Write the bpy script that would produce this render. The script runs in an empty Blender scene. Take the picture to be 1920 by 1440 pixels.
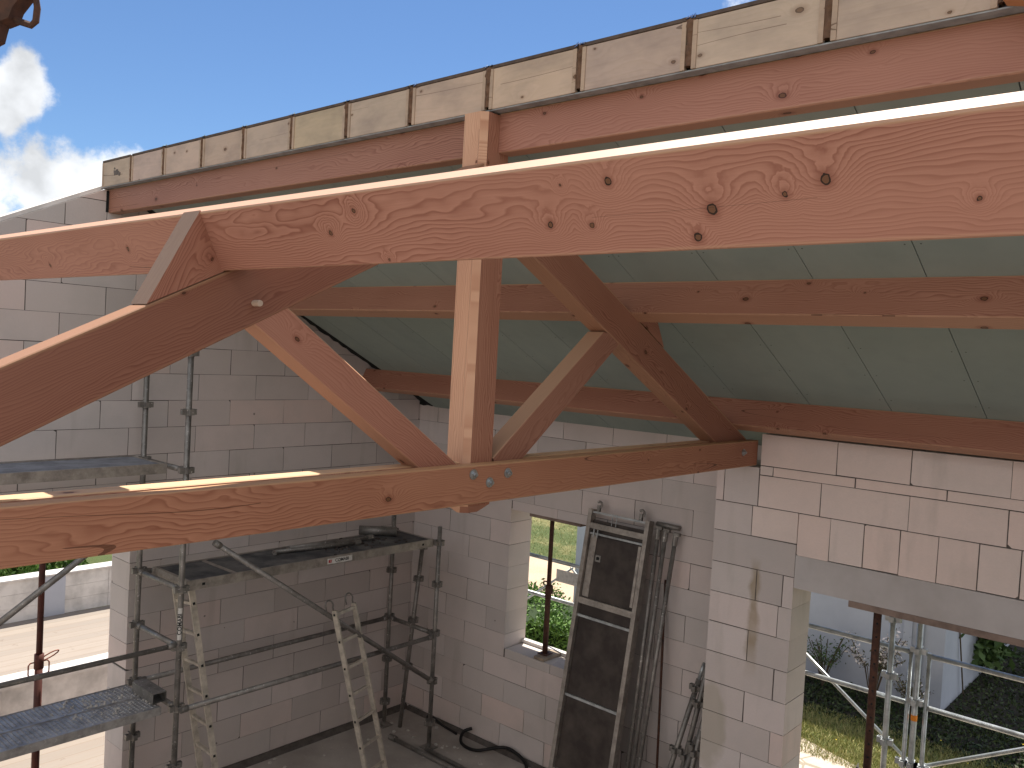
import bpy, bmesh, math, random
from mathutils import Vector, Matrix
random.seed(7)
S = bpy.context.scene
COL = S.collection

# ------------------------------------------------------------------ camera
cam_d = bpy.data.cameras.new("camera")
cam_d.sensor_width = 36.0
cam_d.sensor_fit = 'HORIZONTAL'
cam_d.lens = 1603.9 / 1920 * 36
cam_d.clip_start = 0.05
cam_d.clip_end = 2000
cam = bpy.data.objects.new("camera", cam_d)
COL.objects.link(cam)
CR = Matrix(((0.75079, -0.06384, 0.65745), (0.65827, -0.0102, -0.75271), (0.05476, 0.99791, 0.03437)))
cam.matrix_world = Matrix.Translation((7.68552, -7.12091, 4.40558)) @ CR.to_4x4()
S.camera = cam

# ------------------------------------------------------------------ light
SUN = Vector((-0.26, 0.45, 1.0)).normalized()
sd = bpy.data.lights.new("sun", 'SUN')
sd.energy = 5.0
sd.angle = math.radians(0.5)
sd.color = (1.0, 0.93, 0.82)
sun = bpy.data.objects.new("sun", sd)
COL.objects.link(sun)
sun.rotation_euler = SUN.to_track_quat('Z', 'Y').to_euler()
sun.location = (0, 0, 30)
S.view_settings.view_transform = 'Standard'
S.view_settings.look = 'None'
S.view_settings.gamma = 1
S.view_settings.exposure = 0.95
S.cycles.max_bounces = 8
S.cycles.diffuse_bounces = 5

W = bpy.data.worlds.new("World")
S.world = W
W.use_nodes = True
wn = W.node_tree.nodes
wl = W.node_tree.links
wn.clear()
def wnode(t, **k):
    n = wn.new(t)
    for a, b in k.items():
        setattr(n, a, b)
    return n
sky = wnode('ShaderNodeTexSky', sky_type='NISHITA', sun_disc=False)
sky.sun_elevation = math.radians(62.5)
sky.sun_rotation = math.radians(-30)
sky.altitude = 200
sky.air_density = 1.0
sky.dust_density = 0.0
sky.ozone_density = 5.0
tc = wnode('ShaderNodeTexCoord')
nz = wnode('ShaderNodeTexNoise')
nz.inputs['Scale'].default_value = 11.0
nz.inputs['Detail'].default_value = 9.0
nz.inputs['Roughness'].default_value = 0.62
wl.new(tc.outputs['Generated'], nz.inputs['Vector'])
nz2 = wnode('ShaderNodeTexNoise')
nz2.inputs['Scale'].default_value = 14.0
nz2.inputs['Detail'].default_value = 5.0
wl.new(tc.outputs['Generated'], nz2.inputs['Vector'])
def wmath(op, a, b=None, clamp=False):
    m = wnode('ShaderNodeMath', operation=op, use_clamp=clamp)
    for i, v in enumerate((a, b)):
        if v is None: continue
        if isinstance(v, (int, float)): m.inputs[i].default_value = v
        else: wl.new(v, m.inputs[i])
    return m.outputs[0]
mask = None
# each cloud: direction, radius, amount
for d, r, amt in (((-0.9178, 0.3644, 0.105), 0.095, 1.0), ((-0.9427, 0.295, 0.065), 0.105, 1.0), ((-0.893, 0.41, 0.135), 0.080, 1.0), ((-0.87, 0.46, 0.10), 0.09, 1.0),
                  ((-0.9226, 0.306, 0.232), 0.034, 0.95), ((-0.93, 0.295, 0.212), 0.026, 0.9),
                  ((0.7, 0.55, 0.4), 0.55, 1.0), ((0.8, -0.5, 0.35), 0.85, 1.5), ((0.1, -0.9, 0.35), 0.85, 1.5), ((0.45, -0.4, 0.8), 0.6, 1.2), ((-0.65, -0.75, 0.25), 0.42, 1.2), ((-0.2, 0.97, 0.12), 0.35, 0.8)):  # unseen clouds outside the frame, added as fill light for the interior
    vd = wnode('ShaderNodeVectorMath', operation='DISTANCE')
    wl.new(tc.outputs['Generated'], vd.inputs[0])
    v = Vector(d).normalized()
    vd.inputs[1].default_value = v
    x = wmath('DIVIDE', vd.outputs['Value'], r)
    x = wmath('SUBTRACT', 1.0, x)
    x = wmath('MAXIMUM', x, -1.5)
    x = wmath('MULTIPLY', x, amt)
    mask = x if mask is None else wmath('MAXIMUM', mask, x)
n1 = wmath('SUBTRACT', nz.outputs['Fac'], 0.5)
n1 = wmath('MULTIPLY', n1, 2.3)
dens = wmath('ADD', mask, n1)
cr = wnode('ShaderNodeMapRange', interpolation_type='SMOOTHSTEP')
cr.inputs['From Min'].default_value = 0.0
cr.inputs['From Max'].default_value = 0.38
wl.new(dens, cr.inputs['Value'])
crc = wnode('ShaderNodeMapRange')
crc.inputs['From Min'].default_value = 0.35
crc.inputs['From Max'].default_value = 0.62
crc.inputs['To Min'].default_value = 0.60
crc.inputs['To Max'].default_value = 1.0
wl.new(nz2.outputs['Fac'], crc.inputs['Value'])
ccol = wnode('ShaderNodeVectorMath', operation='SCALE')
ccol.inputs[0].default_value = (10.5, 10.8, 11.2)
wl.new(crc.outputs[0], ccol.inputs['Scale'])
mx = wnode('ShaderNodeMix', data_type='RGBA')
wl.new(cr.outputs[0], mx.inputs['Factor'])
skt = wnode('ShaderNodeVectorMath', operation='MULTIPLY')
wl.new(sky.outputs[0], skt.inputs[0])
skt.inputs[1].default_value = (0.86, 0.95, 1.05)
wl.new(skt.outputs[0], mx.inputs['A'])
wl.new(ccol.outputs[0], mx.inputs['B'])
bg = wnode('ShaderNodeBackground')
bg.inputs['Strength'].default_value = 0.060
wl.new(mx.outputs['Result'], bg.inputs['Color'])
wo = wnode('ShaderNodeOutputWorld')
wl.new(bg.outputs[0], wo.inputs['Surface'])

# ------------------------------------------------------------------ materials
class NT:
    def __init__(s, name):
        s.m = bpy.data.materials.new(name)
        s.m.use_nodes = True
        s.n = s.m.node_tree.nodes
        s.l = s.m.node_tree.links
        s.b = s.n['Principled BSDF']
        s.b.inputs['Specular IOR Level'].default_value = 0.3
    def new(s, t, **k):
        n = s.n.new(t)
        for a, b in k.items(): setattr(n, a, b)
        return n
    def set(s, sock, v):
        if isinstance(v, bpy.types.NodeSocket): s.l.new(v, sock)
        else:
            if isinstance(v, tuple) and len(v) == 3 and sock.type == 'RGBA': v = (*v, 1)
            sock.default_value = v
    def math(s, op, a, b=0.0, c=None, clamp=False):
        m = s.new('ShaderNodeMath', operation=op, use_clamp=clamp)
        s.set(m.inputs[0], a); s.set(m.inputs[1], b)
        if c is not None: s.set(m.inputs[2], c)
        return m.outputs[0]
    def vm(s, op, a, b):
        m = s.new('ShaderNodeVectorMath', operation=op)
        s.set(m.inputs[0], a); s.set(m.inputs[1], b)
        return m.outputs[0]
    def noise(s, v, scale, detail=3, rough=0.5, dist=0.0):
        n = s.new('ShaderNodeTexNoise')
        if v is not None: s.l.new(v, n.inputs['Vector'])
        n.inputs['Scale'].default_value = scale
        n.inputs['Detail'].default_value = detail
        n.inputs['Roughness'].default_value = rough
        n.inputs['Distortion'].default_value = dist
        return n.outputs['Fac']
    def voro(s, v, scale, **k):
        n = s.new('ShaderNodeTexVoronoi', **k)
        s.l.new(v, n.inputs['Vector'])
        n.inputs['Scale'].default_value = scale
        return n
    def ramp(s, f, pts):
        n = s.new('ShaderNodeValToRGB')
        e = n.color_ramp.elements
        while len(e) < len(pts): e.new(0.5)
        for i, (p, c) in enumerate(pts):
            e[i].position = p
            e[i].color = (*c, 1) if isinstance(c, tuple) else (c, c, c, 1)
        s.set(n.inputs[0], f)
        return n.outputs[0]
    def mix(s, f, a, b, bt='MIX'):
        n = s.new('ShaderNodeMix', data_type='RGBA', blend_type=bt)
        s.set(n.inputs['Factor'], f); s.set(n.inputs['A'], a); s.set(n.inputs['B'], b)
        return n.outputs['Result']
    def rng(s, f, a, b, c=0.0, d=1.0):
        n = s.new('ShaderNodeMapRange')
        s.set(n.inputs['Value'], f)
        for i, v in zip(('From Min', 'From Max', 'To Min', 'To Max'), (a, b, c, d)): n.inputs[i].default_value = v
        return n.outputs[0]
    def obj(s):
        return s.new('ShaderNodeTexCoord').outputs['Object']
    def pos(s):
        return s.new('ShaderNodeNewGeometry').outputs['Position']
    def bump(s, h, strength=0.3, dist=0.01):
        n = s.new('ShaderNodeBump')
        n.inputs['Strength'].default_value = strength
        n.inputs['Distance'].default_value = dist
        s.set(n.inputs['Height'], h)
        s.l.new(n.outputs[0], s.b.inputs['Normal'])
    def out(s, col=None, rough=None, metal=None):
        if col is not None: s.set(s.b.inputs['Base Color'], col)
        if rough is not None: s.set(s.b.inputs['Roughness'], rough)
        if metal is not None: s.set(s.b.inputs['Metallic'], metal)
        return s.m

def wood_material(name, light, dark, knot=(0.09, 0.04, 0.025), freq=92.0, rough=0.55, contrast=1.0, knotgate=0.60, sap=0.5, knots=(), grime=0.0):
    t = NT(name)
    o = t.obj()
    info = t.new('ShaderNodeObjectInfo')
    off = t.math('MULTIPLY', info.outputs['Random'], 60.0)
    cmb = t.new('ShaderNodeCombineXYZ')
    for i in range(3): t.l.new(off, cmb.inputs[i])
    sep = t.new('ShaderNodeSeparateXYZ')
    t.l.new(o, sep.inputs[0])
    x, y, z = sep.outputs
    v = t.math('ADD', z, t.math('MULTIPLY', y, 1.0))
    # 2D board coordinates (metres)
    c2 = t.new('ShaderNodeCombineXYZ')
    t.l.new(x, c2.inputs[0]); t.l.new(v, c2.inputs[1])
    p2 = t.vm('ADD', c2.outputs[0], cmb.outputs[0])
    # knots
    jit = t.noise(p2, 3.0, 1)
    kv = t.vm('MULTIPLY', p2, (1.0, 1.6, 0.0))
    vo = t.voro(kv, 3.1, voronoi_dimensions='2D')
    gate = t.math('GREATER_THAN', t.new('ShaderNodeSeparateColor').outputs[0], 0.5)
    sc = t.new('ShaderNodeSeparateColor'); t.l.new(vo.outputs['Color'], sc.inputs[0])
    gate = t.math('GREATER_THAN', sc.outputs[0], knotgate)
    d = t.math('DIVIDE', vo.outputs['Distance'], 3.1)
    d = t.math('ADD', d, t.math('MULTIPLY', t.math('SUBTRACT', t.noise(p2, 60, 2), 0.5), 0.010))
    ksize = t.rng(sc.outputs[1], 0, 1, 0.004, 0.019)
    if knots:
        d = None
        wob = t.math('MULTIPLY', t.math('SUBTRACT', t.noise(p2, 60, 2), 0.5), 0.012)
        for (ku, kv_, kr) in knots:
            dn = t.new('ShaderNodeVectorMath', operation='DISTANCE')
            t.l.new(c2.outputs[0], dn.inputs[0]); dn.inputs[1].default_value = (ku, kv_, 0)
            di = t.math('ADD', t.math('MULTIPLY', t.math('ADD', dn.outputs['Value'], wob), 0.012 / (kr * 0.82)), 0.0)
            d = di if d is None else t.math('MINIMUM', d, di)
        ksize = 0.012
        gate = 1.0
    # ring field
    st = t.vm('MULTIPLY', p2, (0.42, 3.2, 1.0))
    n1 = t.noise(st, 1.15, 1.5, 0.4)
    st2 = t.vm('MULTIPLY', p2, (2.2, 7.0, 1.0))
    n2 = t.noise(st2, 1.6, 2.0, 0.5)
    g = t.math('MULTIPLY', t.math('POWER', t.math('DIVIDE', d, 0.065), 2.0), -1.0)
    g = t.math('MULTIPLY', t.math('EXPONENT', g), gate)
    f = t.math('ADD', t.math('MULTIPLY', n1, t.math('MULTIPLY', info.outputs['Alpha'], 0.50)), t.math('MULTIPLY', v, 0.85))
    f = t.math('ADD', f, t.math('MULTIPLY', n2, 0.07))
    f = t.math('ADD', f, t.math('MULTIPLY', g, 0.065))
    fr = t.math('FRACT', t.math('MULTIPLY', f, freq))
    band = t.ramp(fr, [(0.0, 0.0), (0.55, 0.35), (0.86, 1.0), (1.0, 0.0)])
    big = t.noise(t.vm('MULTIPLY', p2, (0.5, 2.5, 1)), 1.3, 2)
    amp = t.rng(big, 0.35, 0.65, 0.35 * contrast, 1.0 * contrast)
    band = t.math('MULTIPLY', band, amp, clamp=True)
    fib = t.noise(t.vm('MULTIPLY', p2, (4.0, 240.0, 1)), 1.0, 2)
    col = t.mix(band, light, dark)
    col = t.mix(t.math('MULTIPLY', t.rng(fib, 0.3, 0.7), 0.16), col, dark)
    blot = t.noise(p2, 1.1, 3, 0.6)
    col = t.mix(t.rng(blot, 0.45, 0.75, 0, 0.22), col, (dark[0] * 0.9, dark[1] * 0.85, dark[2] * 0.8))
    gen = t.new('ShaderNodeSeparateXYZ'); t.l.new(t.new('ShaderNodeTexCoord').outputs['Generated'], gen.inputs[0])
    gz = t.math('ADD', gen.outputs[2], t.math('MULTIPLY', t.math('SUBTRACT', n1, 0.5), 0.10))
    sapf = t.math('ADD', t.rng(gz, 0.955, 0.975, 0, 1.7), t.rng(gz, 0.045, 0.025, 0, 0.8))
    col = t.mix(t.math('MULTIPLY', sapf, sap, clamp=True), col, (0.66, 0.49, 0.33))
    # halo + knot
    halo = t.math('MULTIPLY', t.rng(t.math('DIVIDE', d, ksize), 1.0, 2.6, 0.55, 0.0), gate, clamp=True)
    col = t.mix(halo, col, (dark[0] * 0.75, dark[1] * 0.62, dark[2] * 0.55))
    rel = t.math('DIVIDE', d, ksize)
    ring = t.math('MULTIPLY', t.math('LESS_THAN', rel, 1.0), gate)
    inner = t.math('MULTIPLY', t.math('LESS_THAN', rel, 0.66), gate)
    col = t.mix(ring, col, knot)
    col = t.mix(inner, col, (0.20, 0.11, 0.06))
    if grime:
        gr_ = t.noise(t.vm('MULTIPLY', p2, (2.0, 4.0, 1)), 1.6, 4, 0.6)
        col = t.mix(t.rng(gr_, 0.42, 0.75, 0, grime), col, (0.22, 0.17, 0.15))
    # drying cracks
    cr = t.noise(t.vm('MULTIPLY', p2, (0.35, 6.0, 1)), 1.0, 0)
    crk = t.math('LESS_THAN', t.math('ABSOLUTE', t.math('SUBTRACT', cr, 0.5)), 0.0022)
    crg = t.math('GREATER_THAN', t.noise(p2, 0.8, 0), 0.53)
    col = t.mix(t.math('MULTIPLY', t.math('MULTIPLY', crk, crg), 0.7), col, knot)
    col = t.mix(1.0, col, info.outputs['Color'], 'MULTIPLY')
    t.bump(t.math('SUBTRACT', t.math('MULTIPLY', fib, 0.5), ring), 0.25, 0.002)
    return t.out(col, rough)

M = {}
M['fir'] = wood_material('red_fir', (0.59, 0.355, 0.27), (0.31, 0.135, 0.095))
M['fir_knotty'] = wood_material('knotty_red_fir', (0.59, 0.355, 0.27), (0.31, 0.135, 0.095), knot=(0.035, 0.02, 0.014), knots=[(6.944, -0.077, 0.0154), (7.203, -0.033, 0.0139), (7.116, -0.057, 0.0089), (6.898, -0.141, 0.0122),
    (6.481, -0.084, 0.011), (6.611, -0.094, 0.008), (6.685, 0.01, 0.0114), (5.719, 0.007, 0.009), (7.48, -0.096, 0.0058), (4.116, -0.052, 0.0117), (6.541, 0.014, 0.004), (5.567, -0.058, 0.010), (5.814, -0.158, 0.005), (3.2, -0.10, 0.011), (8.4, 0.0, 0.012)])
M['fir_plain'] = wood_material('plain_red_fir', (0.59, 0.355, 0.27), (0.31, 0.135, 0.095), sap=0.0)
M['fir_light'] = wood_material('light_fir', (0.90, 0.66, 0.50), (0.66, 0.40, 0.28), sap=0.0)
M['pale'] = wood_material('pale_board', (0.60, 0.46, 0.36), (0.48, 0.36, 0.26), knot=(0.12, 0.07, 0.04), freq=30, grime=0.5, contrast=0.35, knotgate=0.3, sap=0.0)

def block_material(name, stain=False, bright_pink=False):
    t = NT(name)
    geo = t.new('ShaderNodeNewGeometry')
    p = geo.outputs['Position']
    rnd = geo.outputs['Random Per Island']
    base = t.ramp(rnd, [(0.0, (0.49, 0.445, 0.425)), (0.3, (0.63, 0.555, 0.525)), (0.55, (0.56, 0.51, 0.485)), (0.8, (0.64, 0.58, 0.56)), (1.0, (0.69, 0.565, 0.52))])
    if bright_pink: base = t.ramp(rnd, [(0.0, (0.74, 0.63, 0.575)), (0.5, (0.78, 0.635, 0.57)), (1.0, (0.72, 0.635, 0.59))])  # pinkish blocks; the upper wall's extra brightness is put into the colour
    n = t.noise(p, 1.7, 4, 0.6)
    base = t.mix(t.rng(n, 0.45, 0.72, 0, 0.22 if bright_pink else 0.35), base, (0.42, 0.40, 0.375))
    st = t.noise(t.vm('MULTIPLY', p, (3.0, 3.0, 0.55)), 1.3, 4, 0.55)
    base = t.mix(t.rng(st, 0.58, 0.68, 0, 0.22), base, (0.36, 0.335, 0.29))
    fine = t.noise(p, 70, 4, 0.7)
    base = t.mix(t.rng(fine, 0.3, 0.7, 0.0, 0.10), base, (0.40, 0.37, 0.35))
    # nail holes and chips
    v = t.voro(p, 3.3)
    sc = t.new('ShaderNodeSeparateColor'); t.l.new(v.outputs['Color'], sc.inputs[0])
    dd = t.math('ADD', v.outputs['Distance'], t.math('MULTIPLY', t.noise(p, 45, 2), 0.05))
    chip = t.math('MULTIPLY', t.math('LESS_THAN', dd, 0.062), t.math('GREATER_THAN', sc.outputs[0], 0.35))
    base = t.mix(t.math('MULTIPLY', chip, 0.75), base, (0.16, 0.14, 0.125))
    # (smears)
    if stain:
        sep = t.new('ShaderNodeSeparateXYZ'); t.l.new(p, sep.inputs[0])
        xx = t.math('ADD', sep.outputs[0], t.math('MULTIPLY', t.noise(p, 7, 3), 0.10))
        a = t.math('ABSOLUTE', t.math('SUBTRACT', xx, 4.80))
        m1 = t.rng(a, 0.02, 0.055, 1, 0)
        m2 = t.rng(sep.outputs[2], 1.9, 2.2, 0, 1)
        m3 = t.rng(sep.outputs[2], 2.78, 2.9, 1, 0)
        f = t.math('MULTIPLY', t.math('MULTIPLY', m1, m2), m3, clamp=True)
        f = t.math('MULTIPLY', f, t.rng(t.noise(p, 6, 3), 0.25, 0.7, 0.45, 0.85), clamp=True)
        base = t.mix(f, base, (0.32, 0.25, 0.16))
        # damp mortar patch low on the pier
        q = t.vm('SUBTRACT', p, (4.42, -0.68, 1.45))
        ln = t.new('ShaderNodeVectorMath', operation='LENGTH')
        t.l.new(t.vm('MULTIPLY', q, (1.0, 1.0, 0.42)), ln.inputs[0])
        g = t.math('ADD', ln.outputs['Value'], t.math('MULTIPLY', t.noise(p, 5, 3), 0.14))
        base = t.mix(t.rng(g, 0.20, 0.235, 0.6, 0), base, (0.40, 0.36, 0.29))
    t.bump(t.math('SUBTRACT', t.noise(p, 55, 5, 0.7), t.math('MULTIPLY', chip, 1.5)), 0.35, 0.004)
    return t.out(base, 0.92)
M['block'] = block_material('aerated_block')
M['block_bright_pink'] = block_material('brightened_pinkish_block', bright_pink=True)
M['block_stain'] = block_material('aerated_block_stained', True)

def simple(name, col, rough=0.6, metal=0.0, var=0.25, scale=12.0, dark=None, bump=0.15):
    t = NT(name)
    o = t.obj()
    n = t.noise(o, scale, 4, 0.6)
    d = dark or tuple(c * (1 - var * 1.6) for c in col)
    c = t.mix(t.rng(n, 0.4, 0.7), col, d)
    if bump: t.bump(n, bump, 0.004)
    return t.out(c, rough, metal)
def galva(name, col, splat=0.25, rough=0.48, metal=0.55):
    t = NT(name)
    p = t.pos()
    n = t.noise(p, 9, 5, 0.65)
    c = t.mix(t.rng(n, 0.38, 0.68), col, tuple(x * 0.55 for x in col))
    s = t.noise(p, 42, 3, 0.6)
    c = t.mix(t.rng(s, 0.64, 0.68, 0, splat), c, (0.62, 0.60, 0.57))
    t.bump(s, 0.2, 0.003)
    return t.out(c, rough, metal)
M['mortar'] = simple('mortar', (0.12, 0.105, 0.095), 0.95)
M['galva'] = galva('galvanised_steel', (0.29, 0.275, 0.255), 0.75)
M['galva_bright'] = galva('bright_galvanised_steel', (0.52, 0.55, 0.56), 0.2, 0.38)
M['alu'] = galva('dusty_aluminium', (0.44, 0.40, 0.36), 0.2, 0.5)
M['plank'] = galva('worn_steel_plank', (0.46, 0.445, 0.43), 0.5, 0.5)
M['deck_grey'] = simple('dusty_grey_deck', (0.25, 0.26, 0.29), 0.8, scale=6, dark=(0.14, 0.145, 0.165))
M['alu_bright'] = galva('aluminium', (0.66, 0.60, 0.51), 0.15, 0.36, 0.3)
M['ply_dark'] = simple('dark_phenolic_ply', (0.042, 0.033, 0.03), 0.5, var=0.3, scale=4, dark=(0.085, 0.07, 0.06))
M['deck_dark'] = simple('dusty_dark_deck', (0.06, 0.062, 0.068), 0.75, scale=5, dark=(0.17, 0.165, 0.16))
M['rust'] = simple('rusty_steel', (0.10, 0.045, 0.03), 0.75, 0.1, scale=30, dark=(0.045, 0.026, 0.022), bump=0.4)
M['redpaint'] = simple('faded_red_paint', (0.11, 0.036, 0.028), 0.6, 0.1, scale=9, dark=(0.055, 0.025, 0.022))
M['redwire'] = simple('red_wire', (0.32, 0.11, 0.075), 0.5)
M['orange'] = simple('orange_band', (0.8, 0.27, 0.03), 0.6)
M['black'] = simple('black_rubber', (0.012, 0.012, 0.013), 0.55)
M['ink'] = simple('black_ink', (0.03, 0.03, 0.03), 0.7, bump=0)
M['inkred'] = simple('red_ink', (0.5, 0.03, 0.03), 0.7, bump=0)
M['stainmat'] = simple('dark_stain', (0.16, 0.13, 0.12), 0.85, bump=0)
M['label'] = simple('white_sticker', (0.7, 0.69, 0.66), 0.5, scale=25, dark=(0.5, 0.49, 0.46), bump=0)
M['foam'] = simple('brown_foam', (0.17, 0.095, 0.06), 0.9, scale=30, bump=0.8)
M['seal'] = simple('black_sealant', (0.018, 0.02, 0.02), 0.85, scale=25, bump=0.6)
M['foil'] = simple('aluminium_foil', (0.85, 0.88, 0.92), 0.18, 1.0, var=0.1, bump=0.8)
M['tape'] = simple('grey_foam_tape', (0.36, 0.38, 0.40), 0.7)
M['membrane'] = simple('dark_membrane', (0.12, 0.085, 0.07), 0.8)
M['brownboard'] = simple('weathered_brown_board', (0.27, 0.20, 0.165), 0.8, scale=8)
M['lit_greywood'] = wood_material('lit_grey_wood', (0.42, 0.35, 0.27), (0.33, 0.26, 0.19), freq=60, contrast=0.5, sap=0.0)
M['oldwood'] = simple('dirty_board', (0.36, 0.29, 0.22), 0.85, scale=8)
M['concrete'] = simple('smooth_grey_concrete', (0.50, 0.475, 0.465), 0.9, scale=2.2, dark=(0.40, 0.375, 0.36))
M['plaster'] = simple('bluish_white_render', (0.42, 0.44, 0.50), 0.9, scale=1.2, dark=(0.35, 0.37, 0.43))
M['plaster2'] = simple('cream_render', (0.72, 0.68, 0.60), 0.9, scale=1.2)
M['whiteblock'] = simple('white_block', (0.66, 0.63, 0.61), 0.9, scale=3)
M['zinc'] = simple('zinc_plate', (0.45, 0.47, 0.48), 0.3, 0.9, var=0.2, scale=40)
M['petal'] = simple('pale_petals', (0.75, 0.68, 0.66), 0.8)
M['yellow'] = simple('yellow_petals', (0.8, 0.6, 0.05), 0.8)
M['pebble'] = simple('plaster_crumbs', (0.55, 0.52, 0.48), 0.95)

def floor_mat():
    t = NT('dusty_slab')
    p = t.pos()
    n = t.noise(p, 1.2, 5, 0.6)
    c = t.mix(t.rng(n, 0.35, 0.7), (0.46, 0.42, 0.385), (0.30, 0.27, 0.245))
    s = t.noise(p, 16, 4, 0.7)
    c = t.mix(t.rng(s, 0.60, 0.72, 0, 0.5), c, (0.60, 0.56, 0.51))
    t.bump(s, 0.3, 0.01)
    return t.out(c, 0.9)
M['floor'] = floor_mat()
def green_board():
    t = NT('green_plasterboard')
    p = t.pos()
    n = t.noise(p, 1.6, 4, 0.6)
    info = t.new('ShaderNodeObjectInfo')
    c = t.mix(t.rng(n, 0.35, 0.7), (0.285, 0.335, 0.31), (0.245, 0.295, 0.27))
    c = t.mix(t.math('MULTIPLY', info.outputs['Random'], 0.35), c, (0.33, 0.38, 0.33))
    s = t.noise(t.vm('MULTIPLY', p, (1, 0.25, 0.25)), 6, 3)
    c = t.mix(t.rng(s, 0.5, 0.75, 0, 0.15), c, (0.38, 0.40, 0.36))
    gs = t.new('ShaderNodeSeparateXYZ'); t.l.new(t.new('ShaderNodeTexCoord').outputs['Generated'], gs.inputs[0])
    ex = t.math('ABSOLUTE', t.math('SUBTRACT', t.math('ABSOLUTE', t.math('SUBTRACT', gs.outputs[0], 0.5)), 0.44))
    ey = t.math('ABSOLUTE', t.math('SUBTRACT', t.math('FRACT', t.math('MULTIPLY', gs.outputs[1], 15.0)), 0.5))
    dot = t.math('LESS_THAN', t.math('ADD', t.math('POWER', t.math('MULTIPLY', ex, 0.58), 2.0), t.math('POWER', t.math('MULTIPLY', ey, 0.33), 2.0)), 0.0045 ** 2)
    c = t.mix(t.math('MULTIPLY', dot, 0.8), c, (0.03, 0.035, 0.03))
    sm = t.noise(t.vm('MULTIPLY', p, (1.0, 1.0, 1.0)), 4.5, 4, 0.65)
    c = t.mix(t.rng(sm, 0.52, 0.78, 0, 0.14), c, (0.15, 0.19, 0.17))
    return t.out(c, 0.85)
M['green'] = green_board()
def ground_mat():
    t = NT('lawn_soil')
    p = t.pos()
    n = t.noise(p, 0.55, 5, 0.65)
    f = t.noise(p, 14, 5, 0.75)
    c = t.ramp(n, [(0.3, (0.045, 0.075, 0.02)), (0.5, (0.09, 0.105, 0.035)), (0.62, (0.30, 0.25, 0.12)), (0.8, (0.42, 0.32, 0.18))])
    c = t.mix(t.rng(f, 0.35, 0.7), c, (0.06, 0.09, 0.022))
    t.bump(f, 0.9, 0.06)
    return t.out(c, 0.95)
M['ground'] = ground_mat()
def gravel_mat():
    t = NT('pinkish_gravel')
    p = t.pos()
    f = t.noise(p, 40, 4, 0.7)
    n = t.noise(p, 1.0, 3)
    c = t.mix(t.rng(f, 0.35, 0.65), (0.52, 0.40, 0.29), (0.36, 0.27, 0.19))
    c = t.mix(t.rng(n, 0.4, 0.7, 0, 0.4), c, (0.56, 0.45, 0.34))
    t.bump(f, 0.6, 0.02)
    return t.out(c, 0.95)
M['gravel'] = gravel_mat()
def paving_mat():
    t = NT('crazy_paving')
    p = t.pos()
    v = t.voro(p, 2.6, feature='DISTANCE_TO_EDGE')
    v2 = t.voro(p, 2.6)
    j = t.math('LESS_THAN', v.outputs['Distance'], 0.035)
    sc = t.new('ShaderNodeSeparateColor'); t.l.new(v2.outputs['Color'], sc.inputs[0])
    c = t.mix(sc.outputs[0], (0.56, 0.44, 0.33), (0.50, 0.46, 0.40))
    c = t.mix(t.rng(t.noise(p, 9, 4), 0.4, 0.7, 0, 0.4), c, (0.36, 0.29, 0.22))
    c = t.mix(j, c, (0.27, 0.23, 0.18))
    return t.out(c, 0.85)
M['paving'] = paving_mat()
def deck_mat():
    t = NT('sunbleached_deck_boards')
    p = t.pos()
    sep = t.new('ShaderNodeSeparateXYZ'); t.l.new(p, sep.inputs[0])
    u = t.math('MULTIPLY', sep.outputs[0], 5.0)
    fr = t.math('FRACT', u)
    j = t.math('LESS_THAN', fr, 0.05)
    wn_ = t.new('ShaderNodeTexWhiteNoise', noise_dimensions='1D')
    t.l.new(t.math('FLOOR', u), wn_.inputs['W'])
    c = t.mix(wn_.outputs['Value'], (0.29, 0.25, 0.215), (0.235, 0.205, 0.18))
    g = t.noise(t.vm('MULTIPLY', p, (14, 1.2, 1)), 1.5, 4, 0.65)
    c = t.mix(t.rng(g, 0.4, 0.7, 0, 0.5), c, (0.24, 0.19, 0.155))
    c = t.mix(t.rng(t.noise(p, 5, 4, 0.7), 0.64, 0.7, 0, 0.6), c, (0.18, 0.14, 0.11))
    c = t.mix(j, c, (0.22, 0.17, 0.13))
    return t.out(c, 0.8)
M['deck'] = deck_mat()
def leafm(name, a, b):
    t = NT(name)
    g = t.new('ShaderNodeNewGeometry')
    c = t.mix(g.outputs['Random Per Island'], a, b)
    m = t.out(c, 0.55)
    return m
M['leaf'] = leafm('hedge_leaves', (0.055, 0.13, 0.02), (0.15, 0.26, 0.05))
M['ivy'] = leafm('ivy_leaves', (0.03, 0.06, 0.015), (0.08, 0.13, 0.035))
M['shrubleaf'] = leafm('shrub_leaves', (0.06, 0.07, 0.03), (0.14, 0.12, 0.07))
M['blade'] = leafm('grass_blades', (0.17, 0.22, 0.055), (0.46, 0.40, 0.18))
M['darkleaf'] = simple('deep_foliage', (0.02, 0.04, 0.01), 0.9, scale=25)
M['shadow_ground'] = simple('dark_shadow_ground', (0.035, 0.03, 0.022), 0.95, scale=8)  # near-black colour for the painted shadow on the lawn
M['cover'] = leafm('shadow_leaf_tones', (0.015, 0.028, 0.008), (0.05, 0.07, 0.02))  # leaf tones darkened to paint the shaded lawn
M['twig'] = simple('twigs', (0.10, 0.075, 0.05), 0.9)

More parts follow.
